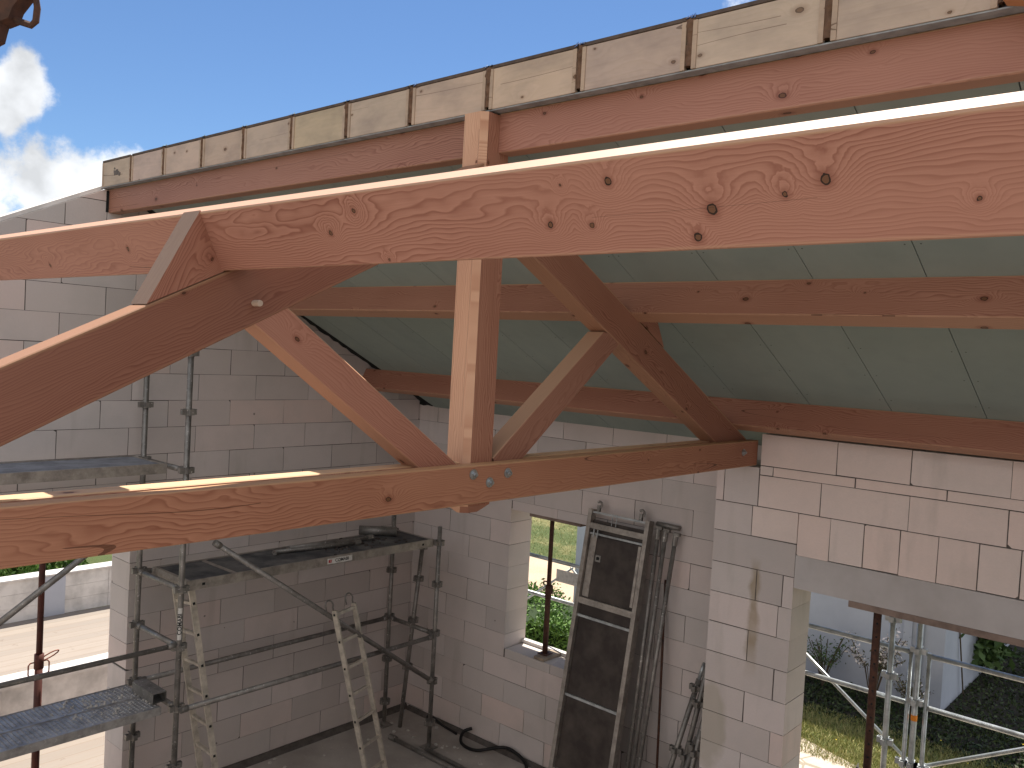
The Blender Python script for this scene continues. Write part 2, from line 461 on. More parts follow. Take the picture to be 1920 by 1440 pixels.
# ------------------------------------------------------------------ mesh helpers
class MB:
    def __init__(s): s.v = []; s.f = []
    def add(s, vs, fs):
        b = len(s.v); s.v += [tuple(v) for v in vs]; s.f += [tuple(b + i for i in f) for f in fs]
        return s
    def box(s, a, b):
        x0, x1 = sorted((a[0], b[0])); y0, y1 = sorted((a[1], b[1])); z0, z1 = sorted((a[2], b[2]))
        return s.add([(x0, y0, z0), (x1, y0, z0), (x1, y1, z0), (x0, y1, z0), (x0, y0, z1), (x1, y0, z1), (x1, y1, z1), (x0, y1, z1)],
                     [(0, 3, 2, 1), (4, 5, 6, 7), (0, 1, 5, 4), (1, 2, 6, 5), (2, 3, 7, 6), (3, 0, 4, 7)])
    def prism(s, poly, fn, d0, d1):
        """poly: 2D ccw list; fn(u, v, d) -> 3D"""
        n = len(poly)
        vs = [fn(u, v, d0) for u, v in poly] + [fn(u, v, d1) for u, v in poly]
        fs = [tuple(range(n))[::-1], tuple(range(n, 2 * n))] + [(i, (i + 1) % n, n + (i + 1) % n, n + i) for i in range(n)]
        return s.add(vs, fs)
    def tube(s, p, q, r, n=12, r2=None, cap=True):
        p = Vector(p); q = Vector(q); d = (q - p).normalized()
        a = d.orthogonal().normalized(); b = d.cross(a)
        r2 = r if r2 is None else r2
        vs = []
        for c, rr in ((p, r), (q, r2)):
            for i in range(n):
                t = 2 * math.pi * i / n
                vs.append(c + a * math.cos(t) * rr + b * math.sin(t) * rr)
        fs = [(i, (i + 1) % n, n + (i + 1) % n, n + i) for i in range(n)]
        if cap: fs += [tuple(range(n))[::-1], tuple(range(n, 2 * n))]
        return s.add(vs, fs)
    def path(s, pts, r, n=8):
        pts = [Vector(p) for p in pts]
        rings = []
        a = None
        for i, p in enumerate(pts):
            d = (pts[min(i + 1, len(pts) - 1)] - pts[max(i - 1, 0)]).normalized()
            if a is None: a = d.orthogonal().normalized()
            a = (a - d * a.dot(d)).normalized()
            b = d.cross(a)
            rings.append([p + (a * math.cos(2 * math.pi * k / n) + b * math.sin(2 * math.pi * k / n)) * r for k in range(n)])
        vs = [v for R_ in rings for v in R_]
        fs = []
        for i in range(len(rings) - 1):
            for k in range(n):
                fs.append((i * n + k, i * n + (k + 1) % n, (i + 1) * n + (k + 1) % n, (i + 1) * n + k))
        fs += [tuple(range(n))[::-1], tuple(range((len(rings) - 1) * n, len(rings) * n))]
        return s.add(vs, fs)
    def build(s, name, m, parent=None, mat=None, smooth=False):
        me = bpy.data.meshes.new(name)
        me.from_pydata(s.v, [], s.f)
        bm = bmesh.new(); bm.from_mesh(me)
        bmesh.ops.recalc_face_normals(bm, faces=bm.faces)
        if smooth:
            for f in bm.faces: f.smooth = len(f.verts) == 4
        bm.to_mesh(me); bm.free()
        me.materials.append(M[m] if isinstance(m, str) else m)
        o = bpy.data.objects.new(name, me)
        COL.objects.link(o)
        if mat is not None: o.matrix_world = mat
        if parent is not None:
            o.parent = parent
            o.matrix_parent_inverse = Matrix.Identity(4)
            if mat is not None:
                o.matrix_basis = base_matrix(parent).inverted() @ mat
            else:
                o.matrix_basis = base_matrix(parent).inverted()
        return o
def base_matrix(o):
    m = o.matrix_basis.copy()
    while o.parent:
        o = o.parent
        m = o.matrix_basis @ m
    return m
def tag(o, label, cat, group=None, kind=None):
    o['label'] = label
    o['category'] = cat
    if group: o['group'] = group
    if kind: o['kind'] = kind
    return o
def struct(o, kind='structure'):
    o['kind'] = kind
    return o
def thing(name, label, cat, loc=(0, 0, 0), group=None):
    o = bpy.data.objects.new(name, None)
    o.empty_display_size = 0.2
    COL.objects.link(o)
    o.location = loc
    return tag(o, label, cat, group)
def frame(p, xd, zd):
    x = Vector(xd).normalized(); z = Vector(zd); z = (z - x * z.dot(x)).normalized(); y = z.cross(x)
    return Matrix.Translation(Vector(p)) @ Matrix((x, y, z)).transposed().to_4x4()
def timber(name, p, xd, zd, L, w, h, m='fir', parent=None, tint=(1, 1, 1), cut0=None, cut1=None, ch=0.005, wild=0.45):
    """beam: local x = length, y = width w, z = height h, p = axis start; cut = slope of end face (dx per dz)"""
    cs = [(-w / 2 + ch, -h / 2), (w / 2 - ch, -h / 2), (w / 2, -h / 2 + ch), (w / 2, h / 2 - ch), (w / 2 - ch, h / 2), (-w / 2 + ch, h / 2), (-w / 2, h / 2 - ch), (-w / 2, -h / 2 + ch)]
    b = MB()
    n = len(cs)
    k0 = cut0 or 0; k1 = cut1 or 0
    vs = [(0 + k0 * z, y, z) for y, z in cs] + [(L + k1 * z, y, z) for y, z in cs]
    b.add(vs, [tuple(range(n)), tuple(range(n, 2 * n))] + [(i, (i + 1) % n, n + (i + 1) % n, n + i) for i in range(n)])
    o = b.build(name, m, parent, frame(p, xd, zd))
    o.color = (*tint, wild)
    return o
def text(s, name, m, parent, mat, size, tall=1.0):
    cu = bpy.data.curves.new(name, 'FONT')
    cu.body = s; cu.size = size; cu.align_x = 'CENTER'; cu.align_y = 'CENTER'; cu.extrude = 0.0004
    cu.offset = size * 0.02
    tmp = bpy.data.objects.new(name, cu)
    COL.objects.link(tmp)
    dg = bpy.context.evaluated_depsgraph_get()
    me = bpy.data.meshes.new_from_object(tmp.evaluated_get(dg))
    bpy.data.objects.remove(tmp)
    me.materials.clear(); me.materials.append(M[m])
    o = bpy.data.objects.new(name, me)
    COL.objects.link(o)
    o.parent = parent
    o.matrix_basis = base_matrix(parent).inverted() @ mat
    return o

# ------------------------------------------------------------------ ground, floors
def sheet(name, x0, x1, y0, y1, z, m, t=0.3):
    return MB().box((x0, y0, z - t), (x1, y1, z)).build(name, m)
b = MB()
N = 60
for i in range(N + 1):
    for j in range(N + 1):
        x = -300 + 600 * i / N; y = -300 + 600 * j / N
        b.v.append((x, y, -0.3))
for i in range(N):
    for j in range(N):
        k = i * (N + 1) + j
        b.f.append((k, k + N + 1, k + N + 2, k + 1))
struct(b.build('ground', 'ground'))
struct(sheet('floor', 0.002, 9.4, -7.68, 0, 0.0, 'floor', 0.25))
struct(sheet('gravel_yard', -12, 2.0, 5.6, 8.3, -0.292, 'gravel', 0.02))
pv = MB().prism([(1.2, 0.5), (9, 0.5), (9, 2.7), (5.4, 3.1), (4.3, 3.35), (3.3, 3.7), (2.4, 3.75), (1.2, 4.0)], lambda u, v, d: (u, v, d), -0.31, -0.28)
struct(pv.build('garden_path', 'paving'))
struct(sheet('terrace', -6.15, -0.366, -9.5, 3.5, -0.02, 'deck', 0.27))

# ------------------------------------------------------------------ block walls
def clip(poly, a, b_, c):
    """keep a*u+b*v<=c"""
    out = []
    for i in range(len(poly)):
        p, q = poly[i], poly[(i + 1) % len(poly)]
        fp = a * p[0] + b_ * p[1] - c; fq = a * q[0] + b_ * q[1] - c
        if fp <= 0: out.append(p)
        if (fp < 0 < fq) or (fq < 0 < fp):
            t = fp / (fp - fq)
            out.append((p[0] + (q[0] - p[0]) * t, p[1] + (q[1] - p[1]) * t))
    return out
def minus(rs, h):
    out = []
    for (u0, u1, v0, v1) in rs:
        a0, a1, b0, b1 = max(u0, h[0]), min(u1, h[1]), max(v0, h[2]), min(v1, h[3])
        if a0 >= a1 - 1e-6 or b0 >= b1 - 1e-6:
            out.append((u0, u1, v0, v1)); continue
        if u0 < a0 - 1e-6: out.append((u0, a0, v0, v1))
        if a1 < u1 - 1e-6: out.append((a1, u1, v0, v1))
        if v0 < b0 - 1e-6: out.append((a0, a1, v0, b0))
        if b1 < v1 - 1e-6: out.append((a0, a1, b1, v1))
    return out
def block_wall(label, fn, d0, d1, U, V, rows, holes=(), planes=(), m='block', extra=(), g=0.008):
    """fn(u,z,d); wall between depth d0 (inside face) and d1; rows = [(z0,z1,offset,len)]"""
    b = MB(); core = MB()
    rects = []
    for (z0, z1, off, ln) in rows:
        if isinstance(ln, list):
            js = ln
        else:
            k0 = math.floor((U[0] - off) / ln)
            js = [off + ln * (k0 + k) + random.uniform(-0.018, 0.018) for k in range(int((U[1] - U[0]) / ln) + 3)]
        js = [U[0]] + [j for j in js if U[0] + 0.05 < j < U[1] - 0.05] + [U[1]]
        for a, c in zip(js[:-1], js[1:]): rects.append((a, c, max(z0, V[0]), min(z1, V[1])))
    for h in holes: rects = minus(rects, h)
    split = len(rects)
    rects += list(extra)
    bright_pink = MB()
    sgn = 1 if d1 > d0 else -1
    for ri, (u0, u1, v0, v1) in enumerate(rects):
        if u1 - u0 < 0.03 or v1 - v0 < 0.02: continue
        gg = g * random.uniform(0.45, 1.1) / 2
        jj = lambda: random.uniform(-0.0016, 0.0016)
        poly = [(u0 + gg, v0 + gg * 0.7), (u1 - gg, v0 + gg * 0.7), (u1 - gg, v1 - gg * 0.7), (u0 + gg, v1 - gg * 0.7)]
        poly = [(pu + jj(), pv + jj()) for pu, pv in poly]
        if random.random() < 0.22 and u1 - u0 > 0.15 and v1 - v0 > 0.15:   # a knocked-off corner
            ci = random.randrange(4); cu, cv = poly[ci]; s1 = 1 if ci in (1, 2) else -1; s2 = 1 if ci in (2, 3) else -1
            k1, k2 = random.uniform(0.4, 1.6), 1.0; cc = random.uniform(0.008, 0.022)
            poly = clip(poly, s1 * k1, s2 * k2, s1 * k1 * cu + s2 * k2 * cv - cc)
        for pl in planes: poly = clip(poly, *pl) if len(poly) > 2 else poly
        if len(poly) < 3: continue
        j0 = random.uniform(-0.0015, 0.0015)
        (bright_pink if ri >= split and v0 > 2.9 and u0 > 4.6 else b).prism(poly, fn, d0 + j0, d1 - j0)
    cr = [(U[0] + 0.011, U[1] - 0.011, V[0], V[1] - 0.011)]
    for h in holes: cr = minus(cr, (h[0] - 0.011, h[1] + 0.011, h[2] - 0.011, h[3] + 0.011))
    for (u0, u1, v0, v1) in cr:
        poly = [(u0, v0), (u1, v0), (u1, v1), (u0, v1)]
        for a, bb, c in planes: poly = clip(poly, a, bb, c - 0.012) if len(poly) > 2 else poly
        if len(poly) > 2: core.prism(poly, fn, d0 + 0.005 * sgn, d1 - 0.005 * sgn)
    t = thing('block_wall', label, 'wall', fn((U[0] + U[1]) / 2, V[0], (d0 + d1) / 2))
    b.build('blocks', m, t)
    if bright_pink.v: bright_pink.build('pink_blocks', 'block_bright_pink', t)
    core.build('mortar', 'mortar', t)
    return t
BK = 0.63
FX = lambda u, z, d: (d, u, z)      # wall in the YZ plane
FY = lambda u, z, d: (u, d, z)      # wall in the XZ plane
def rows_std(z1, offs=(0.0, 0.315), first=0.05):
    r = [(0.0, first, 0, 2.0)]
    z = first; k = 0
    while z < z1:
        r.append((z, z + 0.25, offs[k % 2], BK)); z += 0.25; k += 1
    return r
YR = -3.84
TAN = 0.5
def zceil(y): return 4.925 - 0.5 * (y + 2.4)
# gable: rows n=16 is z 4.05; joints -1.289-0.635k on z 3.55 and 4.05 rows, -1.0.. on the others
rg = []
z = 0.05; k = 0
rg.append((0, 0.05, 0, 2.5))
while z < 5.8:
    off = -1.289 if k % 2 == 0 else -1.035
    if k % 2: off = -1.02
    if k in (15,): off = -1.0
    rg.append((z, z + 0.25, off, 0.635)); z += 0.25; k += 1
gable = block_wall('tall pale block gable wall behind the scaffold, its left slope bare to the sky', FX, 0.0, -0.365, (-7.68, 0.365), (0, 5.65), rg,
           holes=[(-5.6, -3.51, 0.0, 2.75), (-3.83, -3.70, 5.46, 5.62)],
           planes=[(-0.5, 1.0, 5.655 + 0.5 * 3.84), (0.5, 1.0, zceil(0) + 0.075)])
capb = MB().prism([(-7.68, 5.655 - 0.5 * 3.84 + 0.003), (-3.86, 5.655 - 0.01 + 0.003), (-3.86, 5.655 + 0.03), (-7.68, 5.655 - 0.5 * 3.84 + 0.045)], FX, -0.36, -0.03).build('mortar_cap', 'whiteblock', gable)
# long wall with the window
rp = []
z = 0.05; k = 0
rp.append((0, 0.05, 0, 2.5))
while z < 3.8:
    rp.append((z, z + 0.25, (0.31, 0.0)[k % 2], BK)); z += 0.25; k += 1
WIN = (1.56, 2.66, 1.15, 2.70)
block_wall('pale block wall with the small window opening beside the leaning scaffold deck', FY, 0.0, 0.365, (0.001, 4.56), (0, 3.785), rp,
           holes=[WIN], extra=[])
# thick wall in front with the wide opening
R1 = [(0.0, 0.05, 0, 2.5)]
z = 0.05; k = 0
while z < 2.54:
    R1.append((z, z + 0.25, 0, [4.76, 4.995] if k % 2 else [4.70])) ; z += 0.25; k += 1
R1 = [r for r in R1 if r[0] < 2.5]
R1 += [(2.55, 2.72, 0, [4.985]), (2.72, 2.975, 0, [4.99]),
       (2.975, 3.06, 0, [5.07]), ]
OP = (5.066, 9.0, 0.0, 2.72)
w1 = []
# hand laid upper courses (as in the photo)
for a, c in zip([5.068, 5.318, 5.567, 5.82, 6.072, 6.327, 6.578, 6.83, 7.08, 7.33, 7.58, 7.83, 8.08, 8.33, 8.58, 8.83], [5.318, 5.567, 5.82, 6.072, 6.327, 6.578, 6.83, 7.08, 7.33, 7.58, 7.83, 8.08, 8.33, 8.58, 8.83, 9.02]):
    w1.append((a, c, 2.978 + random.uniform(-.004, .006), 3.303))
w1 += [(4.36, 4.69, 3.06, 3.303), (4.69, 5.068, 3.062, 3.303), (4.36, 5.068, 2.80, 3.06), (4.36, 4.76, 2.55, 2.80), (4.76, 4.98, 2.55, 2.80), (4.98, 5.068, 2.55, 2.80)]
for a, c in zip([4.73, 5.23, 5.865, 6.487, 7.11, 7.74, 8.37, 9.0], [5.23, 5.865, 6.487, 7.11, 7.74, 8.37, 9.0, 9.4]): w1.append((a, c, 3.305, 3.556))
for a, c in zip([4.73, 4.84, 5.48, 6.105, 6.73, 7.36, 7.98, 8.61], [4.84, 5.48, 6.105, 6.73, 7.36, 7.98, 8.61, 9.4]): w1.append((a, c, 3.558, 3.632))
for a, c in zip([4.73, 5.332, 5.86, 6.489, 7.12, 7.74, 8.37, 9.0], [5.332, 5.86, 6.489, 7.12, 7.74, 8.37, 9.0, 9.4]): w1.append((a, c, 3.634, 3.885))
w1 += [(4.36, 4.43, 3.305, 3.615), (4.43, 4.728, 3.305, 3.615)]
w1 += [(9.02, 9.4, 0.0, 3.303)]
R1b = [(0.0, 0.05, 0, [])]
z = 0.05; k = 0
while z < 2.54:
    R1b.append((z, z + 0.25, 0, [4.955] if k % 2 else [4.72])); z += 0.25; k += 1
t1 = block_wall('pinkish block wall with a stained pier and the wide opening on the right', FY, -0.68, -0.315, (4.36, 5.066), (0, 2.55), R1b, m='block_stain', extra=w1, g=0.010)
# mortar core for the upper part and the smooth lintel
MB().box((5.075, -0.675, 2.98), (9.39, -0.322, 3.88)).build('mortar', 'mortar', t1)
MB().box((4.365, -0.675, 2.55), (5.058, -0.322, 3.60)).build('mortar', 'mortar', t1)
MB().box((5.068, -0.682, 2.722), (9.02, -0.313, 2.976)).build('lintel', 'concrete', t1)
MB().box((4.735, -0.675, 3.60), (5.08, -0.322, 3.88)).build('mortar', 'mortar', t1)
# short return between the two
block_wall('short block return wall hidden behind the stained pier', FX, 4.36, 4.56, (-0.31, -0.002), (0, 3.6), rows_std(3.6))
# low eaves wall under the camera and the far gable
block_wall('low block eaves wall below the open side of the roof', FY, -7.68, -8.045, (0.001, 9.4), (0, 3.3), rows_std(3.3))
block_wall('block gable wall at the near end of the roof', FX, 9.401, 9.766, (-8.045, -0.315), (0, 5.6), rows_std(5.6),
           planes=[(-0.5, 1.0, 5.40 + 0.5 * 3.84), (0.5, 1.0, zceil(0) - 0.3)])

# ------------------------------------------------------------------ roof truss
TR = thing('roof_truss', 'large reddish timber truss with a central post, struts and a doubled bottom beam', 'roof truss', (4.62, -3.84, 3.63))
XC = 4.555      # centre of rafters
wr = 0.13
ORG = (0.97, 0.86, 0.74)
timber('tie_beam', (4.661, -7.9, 3.73), (0, 1, 0), (0, 0, 1), 7.22, 0.078, 0.20, parent=TR, tint=(0.76, 0.60, 0.47), wild=0.4)
timber('tie_beam', (4.523, -7.9, 3.73), (0, 1, 0), (0, 0, 1), 7.22, 0.095, 0.20, parent=TR, tint=ORG)
s5 = math.atan(0.5)
def rafter(side, ztop, ystart, yend, tint, low_cut):
    # side=-1 left, +1 right ; top line z = ztop -0.5*|y+3.84|
    h = 0.238
    c = math.cos(s5)
    def top(y): return ztop - 0.5 * abs(y + 3.84)
    b = MB()
    poly = [(ystart, top(ystart)), (ystart, top(ystart) - h / c), (yend, top(yend) - h / c), (yend, top(yend))]
    # foot cut where the rafter meets the tie beam
    poly = clip(poly, 0, -1, -3.70)
    # build in local frame along the slope for grain direction
    p0 = Vector((XC, ystart, top(ystart))); p1 = Vector((XC, yend, top(yend)))
    xd = (p1 - p0).normalized()
    fr = frame(p0, xd, (0, 0, 1))
    inv = fr.inverted()
    loc = [inv @ Vector((XC, u, v)) for u, v in poly]
    for w0 in (0,):
        b.prism([(l.x, l.z) for l in loc], lambda u, v, d: (u, d, v), -wr / 2, wr / 2)
    o = b.build('rafter', 'fir', TR, fr)
    bv = o.modifiers.new('edge', 'BEVEL'); bv.width = 0.004; bv.segments = 1
    o.color = (*tint, 0.5)
rafter(-1, 5.42, -7.95, -3.92, (0.48, 0.35, 0.30), 0)
rafter(1, 5.392, -3.76, -0.55, (0.66, 0.53, 0.46), 0)
def strut(p_low, p_up, h, tint, kl, ku):
    xd = Vector(p_up) - Vector(p_low)
    L = xd.length
    o = timber('strut', p_low, xd, (0, 0, 1), L, wr - 0.006, h, parent=TR, tint=tint, cut0=kl, cut1=ku)
# left strut: lower edge (-5.20,4.47)->(-4.245,3.832); upper edge (-5.047,4.543)->(-3.973,3.834)
strut((XC, -4.02, 3.75), (XC, -5.24, 4.585), 0.155, (0.78, 0.62, 0.56), 0, 0.9)
strut((XC, -3.68, 3.78), (XC, -2.66, 4.56), 0.165, (0.62, 0.51, 0.46), 0, -1.0)
# king post with chamfered corners and pointed foot
kx0, kx1, ky0, ky1 = 4.475, 4.6195, -3.935, -3.742
c = 0.03
ring = [(kx0, ky0), (kx1 - c, ky0), (kx1, ky0 + c), (kx1, ky1), (kx0, ky1)]
zs = [(3.555, 0.045), (3.60, 0.0), (5.645, 0.0)]
b = MB(); cx, cy = (kx0 + kx1) / 2, (ky0 + ky1) / 2
H0 = 3.5
vs = []
for zz, ins in zs:
    for (x, y) in ring:
        vs.append((x + (ins if x < cx else -ins), y + (ins if y < cy else -ins), zz))
nn = len(ring)
fs = [tuple(range(nn))[::-1], tuple(range(2 * nn, 3 * nn))]
for k in range(2):
    fs += [(k * nn + i, k * nn + (i + 1) % nn, (k + 1) * nn + (i + 1) % nn, (k + 1) * nn + i) for i in range(nn)]
fr = frame((cx, cy, H0), (0, 0, 1), (1, 0, 0))
inv = fr.inverted()
b.add([inv @ Vector(v) for v in vs], fs)
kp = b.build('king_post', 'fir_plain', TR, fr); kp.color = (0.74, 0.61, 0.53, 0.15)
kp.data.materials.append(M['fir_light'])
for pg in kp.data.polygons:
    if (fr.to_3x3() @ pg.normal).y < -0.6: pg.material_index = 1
# bolts on the tie beam (washer, nut)
for (yy, zz) in ((-3.965, 3.785), (-3.84, 3.735), (-3.70, 3.775), (-0.93, 3.745)):
    s = MB()
    s.tube((4.6995, yy, zz), (4.7045, yy, zz), 0.027, 20)
    bo = s.build('bolt', 'zinc', TR)
    n_ = MB().tube((4.7045, yy, zz), (4.718, yy, zz), 0.017, 6).tube((4.718, yy, zz), (4.728, yy, zz), 0.009, 10).build('nut', 'zinc', bo)
# cleat that stops the near purlin
pts = [(-5.655, 4.5135), (-5.461, 4.885), (-5.352, 4.665)]
fr = frame((XC, -5.655, 4.5135), (0, 0.894, 0.447), (0, -0.447, 0.894))
fr = frame((XC, -5.655, 4.5135), Vector((0, -5.461 + 5.655, 4.885 - 4.5135)), (1, 0, 0))
inv = fr.inverted()
b = MB()
l0 = [inv @ Vector((XC - wr / 2 + 0.001, y, z + 0.003)) for y, z in pts]; l1 = [inv @ Vector((XC + wr / 2 - 0.001, y, z + 0.003)) for y, z in pts]
b.add(l0 + l1, [(0, 1, 2), (5, 4, 3), (0, 1, 4, 3), (1, 2, 5, 4), (2, 0, 3, 5)])
cl = b.build('cleat', 'fir_plain', TR, fr); cl.color = (0.72, 0.56, 0.50, 0.5)
cl.data.materials.append(M['lit_greywood'])
for pg in cl.data.polygons:
    if abs((fr.to_3x3() @ pg.normal).x) < 0.5: pg.material_index = 1  # lit look of these cleat faces put into a greyish-beige wood colour
# peg
MB().tube((4.60, -5.215, 4.555), (4.665, -5.215, 4.555), 0.013, 8).build('peg', 'pale', TR)
# cleat under the mid purlin
pts = [(-2.385, 4.655), (-2.19, 4.57), (-2.30, 4.83)]
pts = [(-2.37, 4.667), (-2.27, 4.86), (-2.06, 4.51)]
fr = frame((XC, -2.37, 4.667), (0, 0.894, -0.447), (0, 0.447, 0.894))
inv = fr.inverted(); b = MB()
l0 = [inv @ Vector((XC - wr / 2 + 0.001, y, z)) for y, z in pts]; l1 = [inv @ Vector((XC + wr / 2 - 0.001, y, z)) for y, z in pts]
b.add(l0 + l1, [(0, 1, 2), (5, 4, 3), (0, 1, 4, 3), (1, 2, 5, 4), (2, 0, 3, 5)])
cl = b.build('cleat', 'fir_plain', TR, fr); cl.color = (0.8, 0.66, 0.6, 1)

# ------------------------------------------------------------------ purlins
cs_, sn = math.cos(s5), math.sin(s5)
def purlin(label, y0, z0, side, x0, x1, tint, w, h, group='purlins along the roof', m='fir'):
    """y0,z0 = bottom edge of the face turned to the camera. side -1: left slope, +1 right slope"""
    up = Vector((0, -side * -sn, cs_)) if side > 0 else Vector((0, -sn, cs_))
    dn = Vector((0, cs_, -sn)) if side > 0 else Vector((0, cs_, sn))
    c_ = Vector((x0, y0, z0)) + up * h / 2 + dn * w / 2
    o = timber('purlin', c_, (1, 0, 0), up, x1 - x0, w, h, m=m, tint=tint, wild=0.75 if side < 0 else 0.4)
    return tag(o, label, 'beam', group)
purlin('thick knotty purlin nearest the viewer, its top edge blazing in the sun', -5.358, 4.668, -1, -0.2, 9.5, (0.79, 0.63, 0.61), 0.105, 0.238, m='fir_knotty')
purlin('middle purlin below the green ceiling, resting on the right rafter', -2.5, 4.712, 1, -0.2, 9.5, (0.72, 0.60, 0.54), 0.12, 0.238)
purlin('lowest purlin along the top of the block walls', -0.965, 3.955, 1, 0.0, 9.4, (0.70, 0.56, 0.50), 0.10, 0.226)
for lab, xa, xb, tn in (('ridge beam length from the gable to the central post', -0.62, 4.474, (0.64, 0.53, 0.49)), ('ridge beam length from the central post towards the right', 4.6205, 9.5, (0.72, 0.58, 0.55))):
    o = timber('ridge_beam', (xa, -3.77, 5.553), (1, 0, 0), (0, 0, 1), xb - xa, 0.10, 0.205, tint=tn)
    tag(o, lab, 'beam', 'purlins along the roof')
o = MB().box((-0.05, -3.878, 5.6563), (9.45, -3.725, 5.6625)).build('foam_strip', 'tape')
tag(o, 'thin grey foam strip between the ridge beam and the roof panels', 'strip')
o = MB().box((-0.001, -3.842, 5.455), (0.006, -3.70, 5.64)).build('seal', 'seal')
tag(o, 'black sealant around the ridge beam where it enters the gable', 'sealant')
o = timber('timber_offcut', (6.98, -3.93, 5.70), (0.97, 0, -0.25), (0, 0, 1), 0.4, 0.07, 0.09, tint=(1.0, 0.72, 0.5))
tag(o, 'orange timber end nailed to the ridge beam, top right corner', 'timber')

# ------------------------------------------------------------------ roof panels
JX = [0.0, 0.542, 1.10, 1.69, 2.25, 2.828, 3.405, 3.985, 4.58, 5.17, 5.757, 6.355, 6.95, 7.54, 8.13, 8.72, 9.31]
YE = 1.125
YT = -3.88
TK = 0.222
names = ['with a dark stain on its end, first from the gable', 'second from the gable', 'third from the gable', 'fourth from the gable, plain end board', 'fifth from the gable', 'sixth from the gable', 'seventh from the gable',
         'just left of the central post', 'just right of the central post', 'second to the right of the central post', 'third to the right of the central post', 'fourth to the right of the central post', 'fifth to the right of the central post',
         'sixth to the right of the central post', 'seventh to the right of the central post', 'last at the near end']
for i in range(len(JX) - 1):
    a, c = JX[i], JX[i + 1]
    gl = 0.012 + random.uniform(0, 0.006); gr = 0.012 + random.uniform(0, 0.006)
    t = thing('roof_panel', 'insulated roof panel ' + names[i], 'roof panel', (a, YT, zceil(YT)), 'insulated panels on the right slope')
    if i == 0: gl = 0
    xa, xb = a + gl, c - gr
    xs = xa if i else 0.26
    # body (side battens)
    b = MB()
    def slab(x0, x1, y0, y1, lo, hi):
        b.add([(x0, y0, zceil(y0) + lo), (x1, y0, zceil(y0) + lo), (x1, y1, zceil(y1) + lo), (x0, y1, zceil(y1) + lo),
               (x0, y0, zceil(y0) + hi), (x1, y0, zceil(y0) + hi), (x1, y1, zceil(y1) + hi), (x0, y1, zceil(y1) + hi)],
              [(0, 3, 2, 1), (4, 5, 6, 7), (0, 1, 5, 4), (1, 2, 6, 5), (2, 3, 7, 6), (3, 0, 4, 7)])
    slab(xs, xb, YT + 0.065, YE, 0.013, TK - 0.016)
    bd = b.build('panel_body', 'membrane', t)
    b = MB(); slab(xa, xb, YT - 0.004, YE, TK - 0.015, TK); b.build('top_sheet', 'membrane', t)
    b = MB(); slab((a + random.uniform(0.0015, 0.003)) if i else 0.26, c - random.uniform(0.0015, 0.003), YT + 0.065, YE, 0.0, 0.012)
    gb = b.build('ceiling_board', 'green', t)
    # end board and frame
    fr = frame((xa, YT, zceil(YT) - 0.001), (1, 0, 0), (0, 0, 1))
    w = xb - xa
    e = MB().box((0.022, -0.002, 0), (w - 0.022, 0.016, TK - 0.017)).build('end_board', 'pale', t, fr)
    k = random.uniform(0.86, 1.05); e.color = (k, k * random.uniform(0.96, 1.02), k * random.uniform(0.9, 1.05), 1)
    for x0 in (0.0, w - 0.021):
        f_ = MB().box((x0, -0.006, 0), (x0 + 0.021, 0.016, TK - 0.017)).build('side_batten', 'pale', t, fr)
        f_.color = (0.86, 0.82, 0.78, 1)
    if i == 0:
        s = MB()
        for q in range(26):
            k2 = q / 25
            cx_, cz_ = 0.23 + 0.10 * k2 + random.uniform(-.012, .012), 0.115 - 0.03 * k2 + random.uniform(-.02, .02) * (1.3 - k2)
            n = 8; rr = random.uniform(0.006, 0.016)
            s.prism([(cx_ + 1.5 * rr * math.cos(2 * math.pi * k_ / n) * random.uniform(.6, 1.2), cz_ + rr * math.sin(2 * math.pi * k_ / n) * random.uniform(.6, 1.2)) for k_ in range(n)], lambda u, v, d: (u, d, v), -0.0026 - q * 0.0001, -0.001)
        s.build('stain', 'stainmat', t, fr)
    # foam in the joint
    if i < len(JX) - 2:
        b = MB()
        n = 11
        L_ = []; R_ = []
        for q in range(n):
            zz = zceil(YT) + 0.012 + (TK - 0.02) * q / (n - 1)
            wv = 0.0165 + random.uniform(-0.004, 0.007) + (0.010 if q > 7 and i % 2 else 0)
            xo = c + random.uniform(-0.004, 0.004)
            yo = YT - 0.011 + random.uniform(-0.005, 0.004)
            L_.append((xo - wv, YT + 0.004, zz)); R_.append((xo, yo, zz))
            b.v += [(xo - wv, YT - 0.001, zz), (xo, yo, zz), (xo + wv, YT - 0.001, zz), (xo, YT + 0.03, zz)]
        for q in range(n - 1):
            for e_ in range(4):
                b.f.append((q * 4 + e_, q * 4 + (e_ + 1) % 4, (q + 1) * 4 + (e_ + 1) % 4, (q + 1) * 4 + e_))
        b.build('foam_joint', 'foam', t)
        if i in (1, 2, 3, 4, 5, 6, 7, 8, 9, 10):
            b = MB()
            zz = zceil(YT) + TK
            for q in range(5):
                x_ = c + random.uniform(-0.035, 0.02); w_ = random.uniform(0.01, 0.03); h_ = random.uniform(0.004, 0.012)
                b.add([(x_, YT - 0.008, zz - h_), (x_ + w_, YT - 0.012, zz - h_ * random.uniform(0.2, 1)), (x_ + w_ * .8, YT, zz + h_ + 0.004), (x_, YT + 0.01, zz + h_ * random.uniform(0.4, 1.2) + .004)], [(0, 1, 2, 3)])
            b.add([(c - 0.04, YT - 0.006, zz + 0.002), (c + 0.03, YT - 0.006, zz + 0.003), (c + 0.03, YT + 0.2, zz - 0.094), (c - 0.04, YT + 0.2, zz - 0.096)], [(0, 1, 2, 3)])
            b.build('foil_tape', 'foil', t)
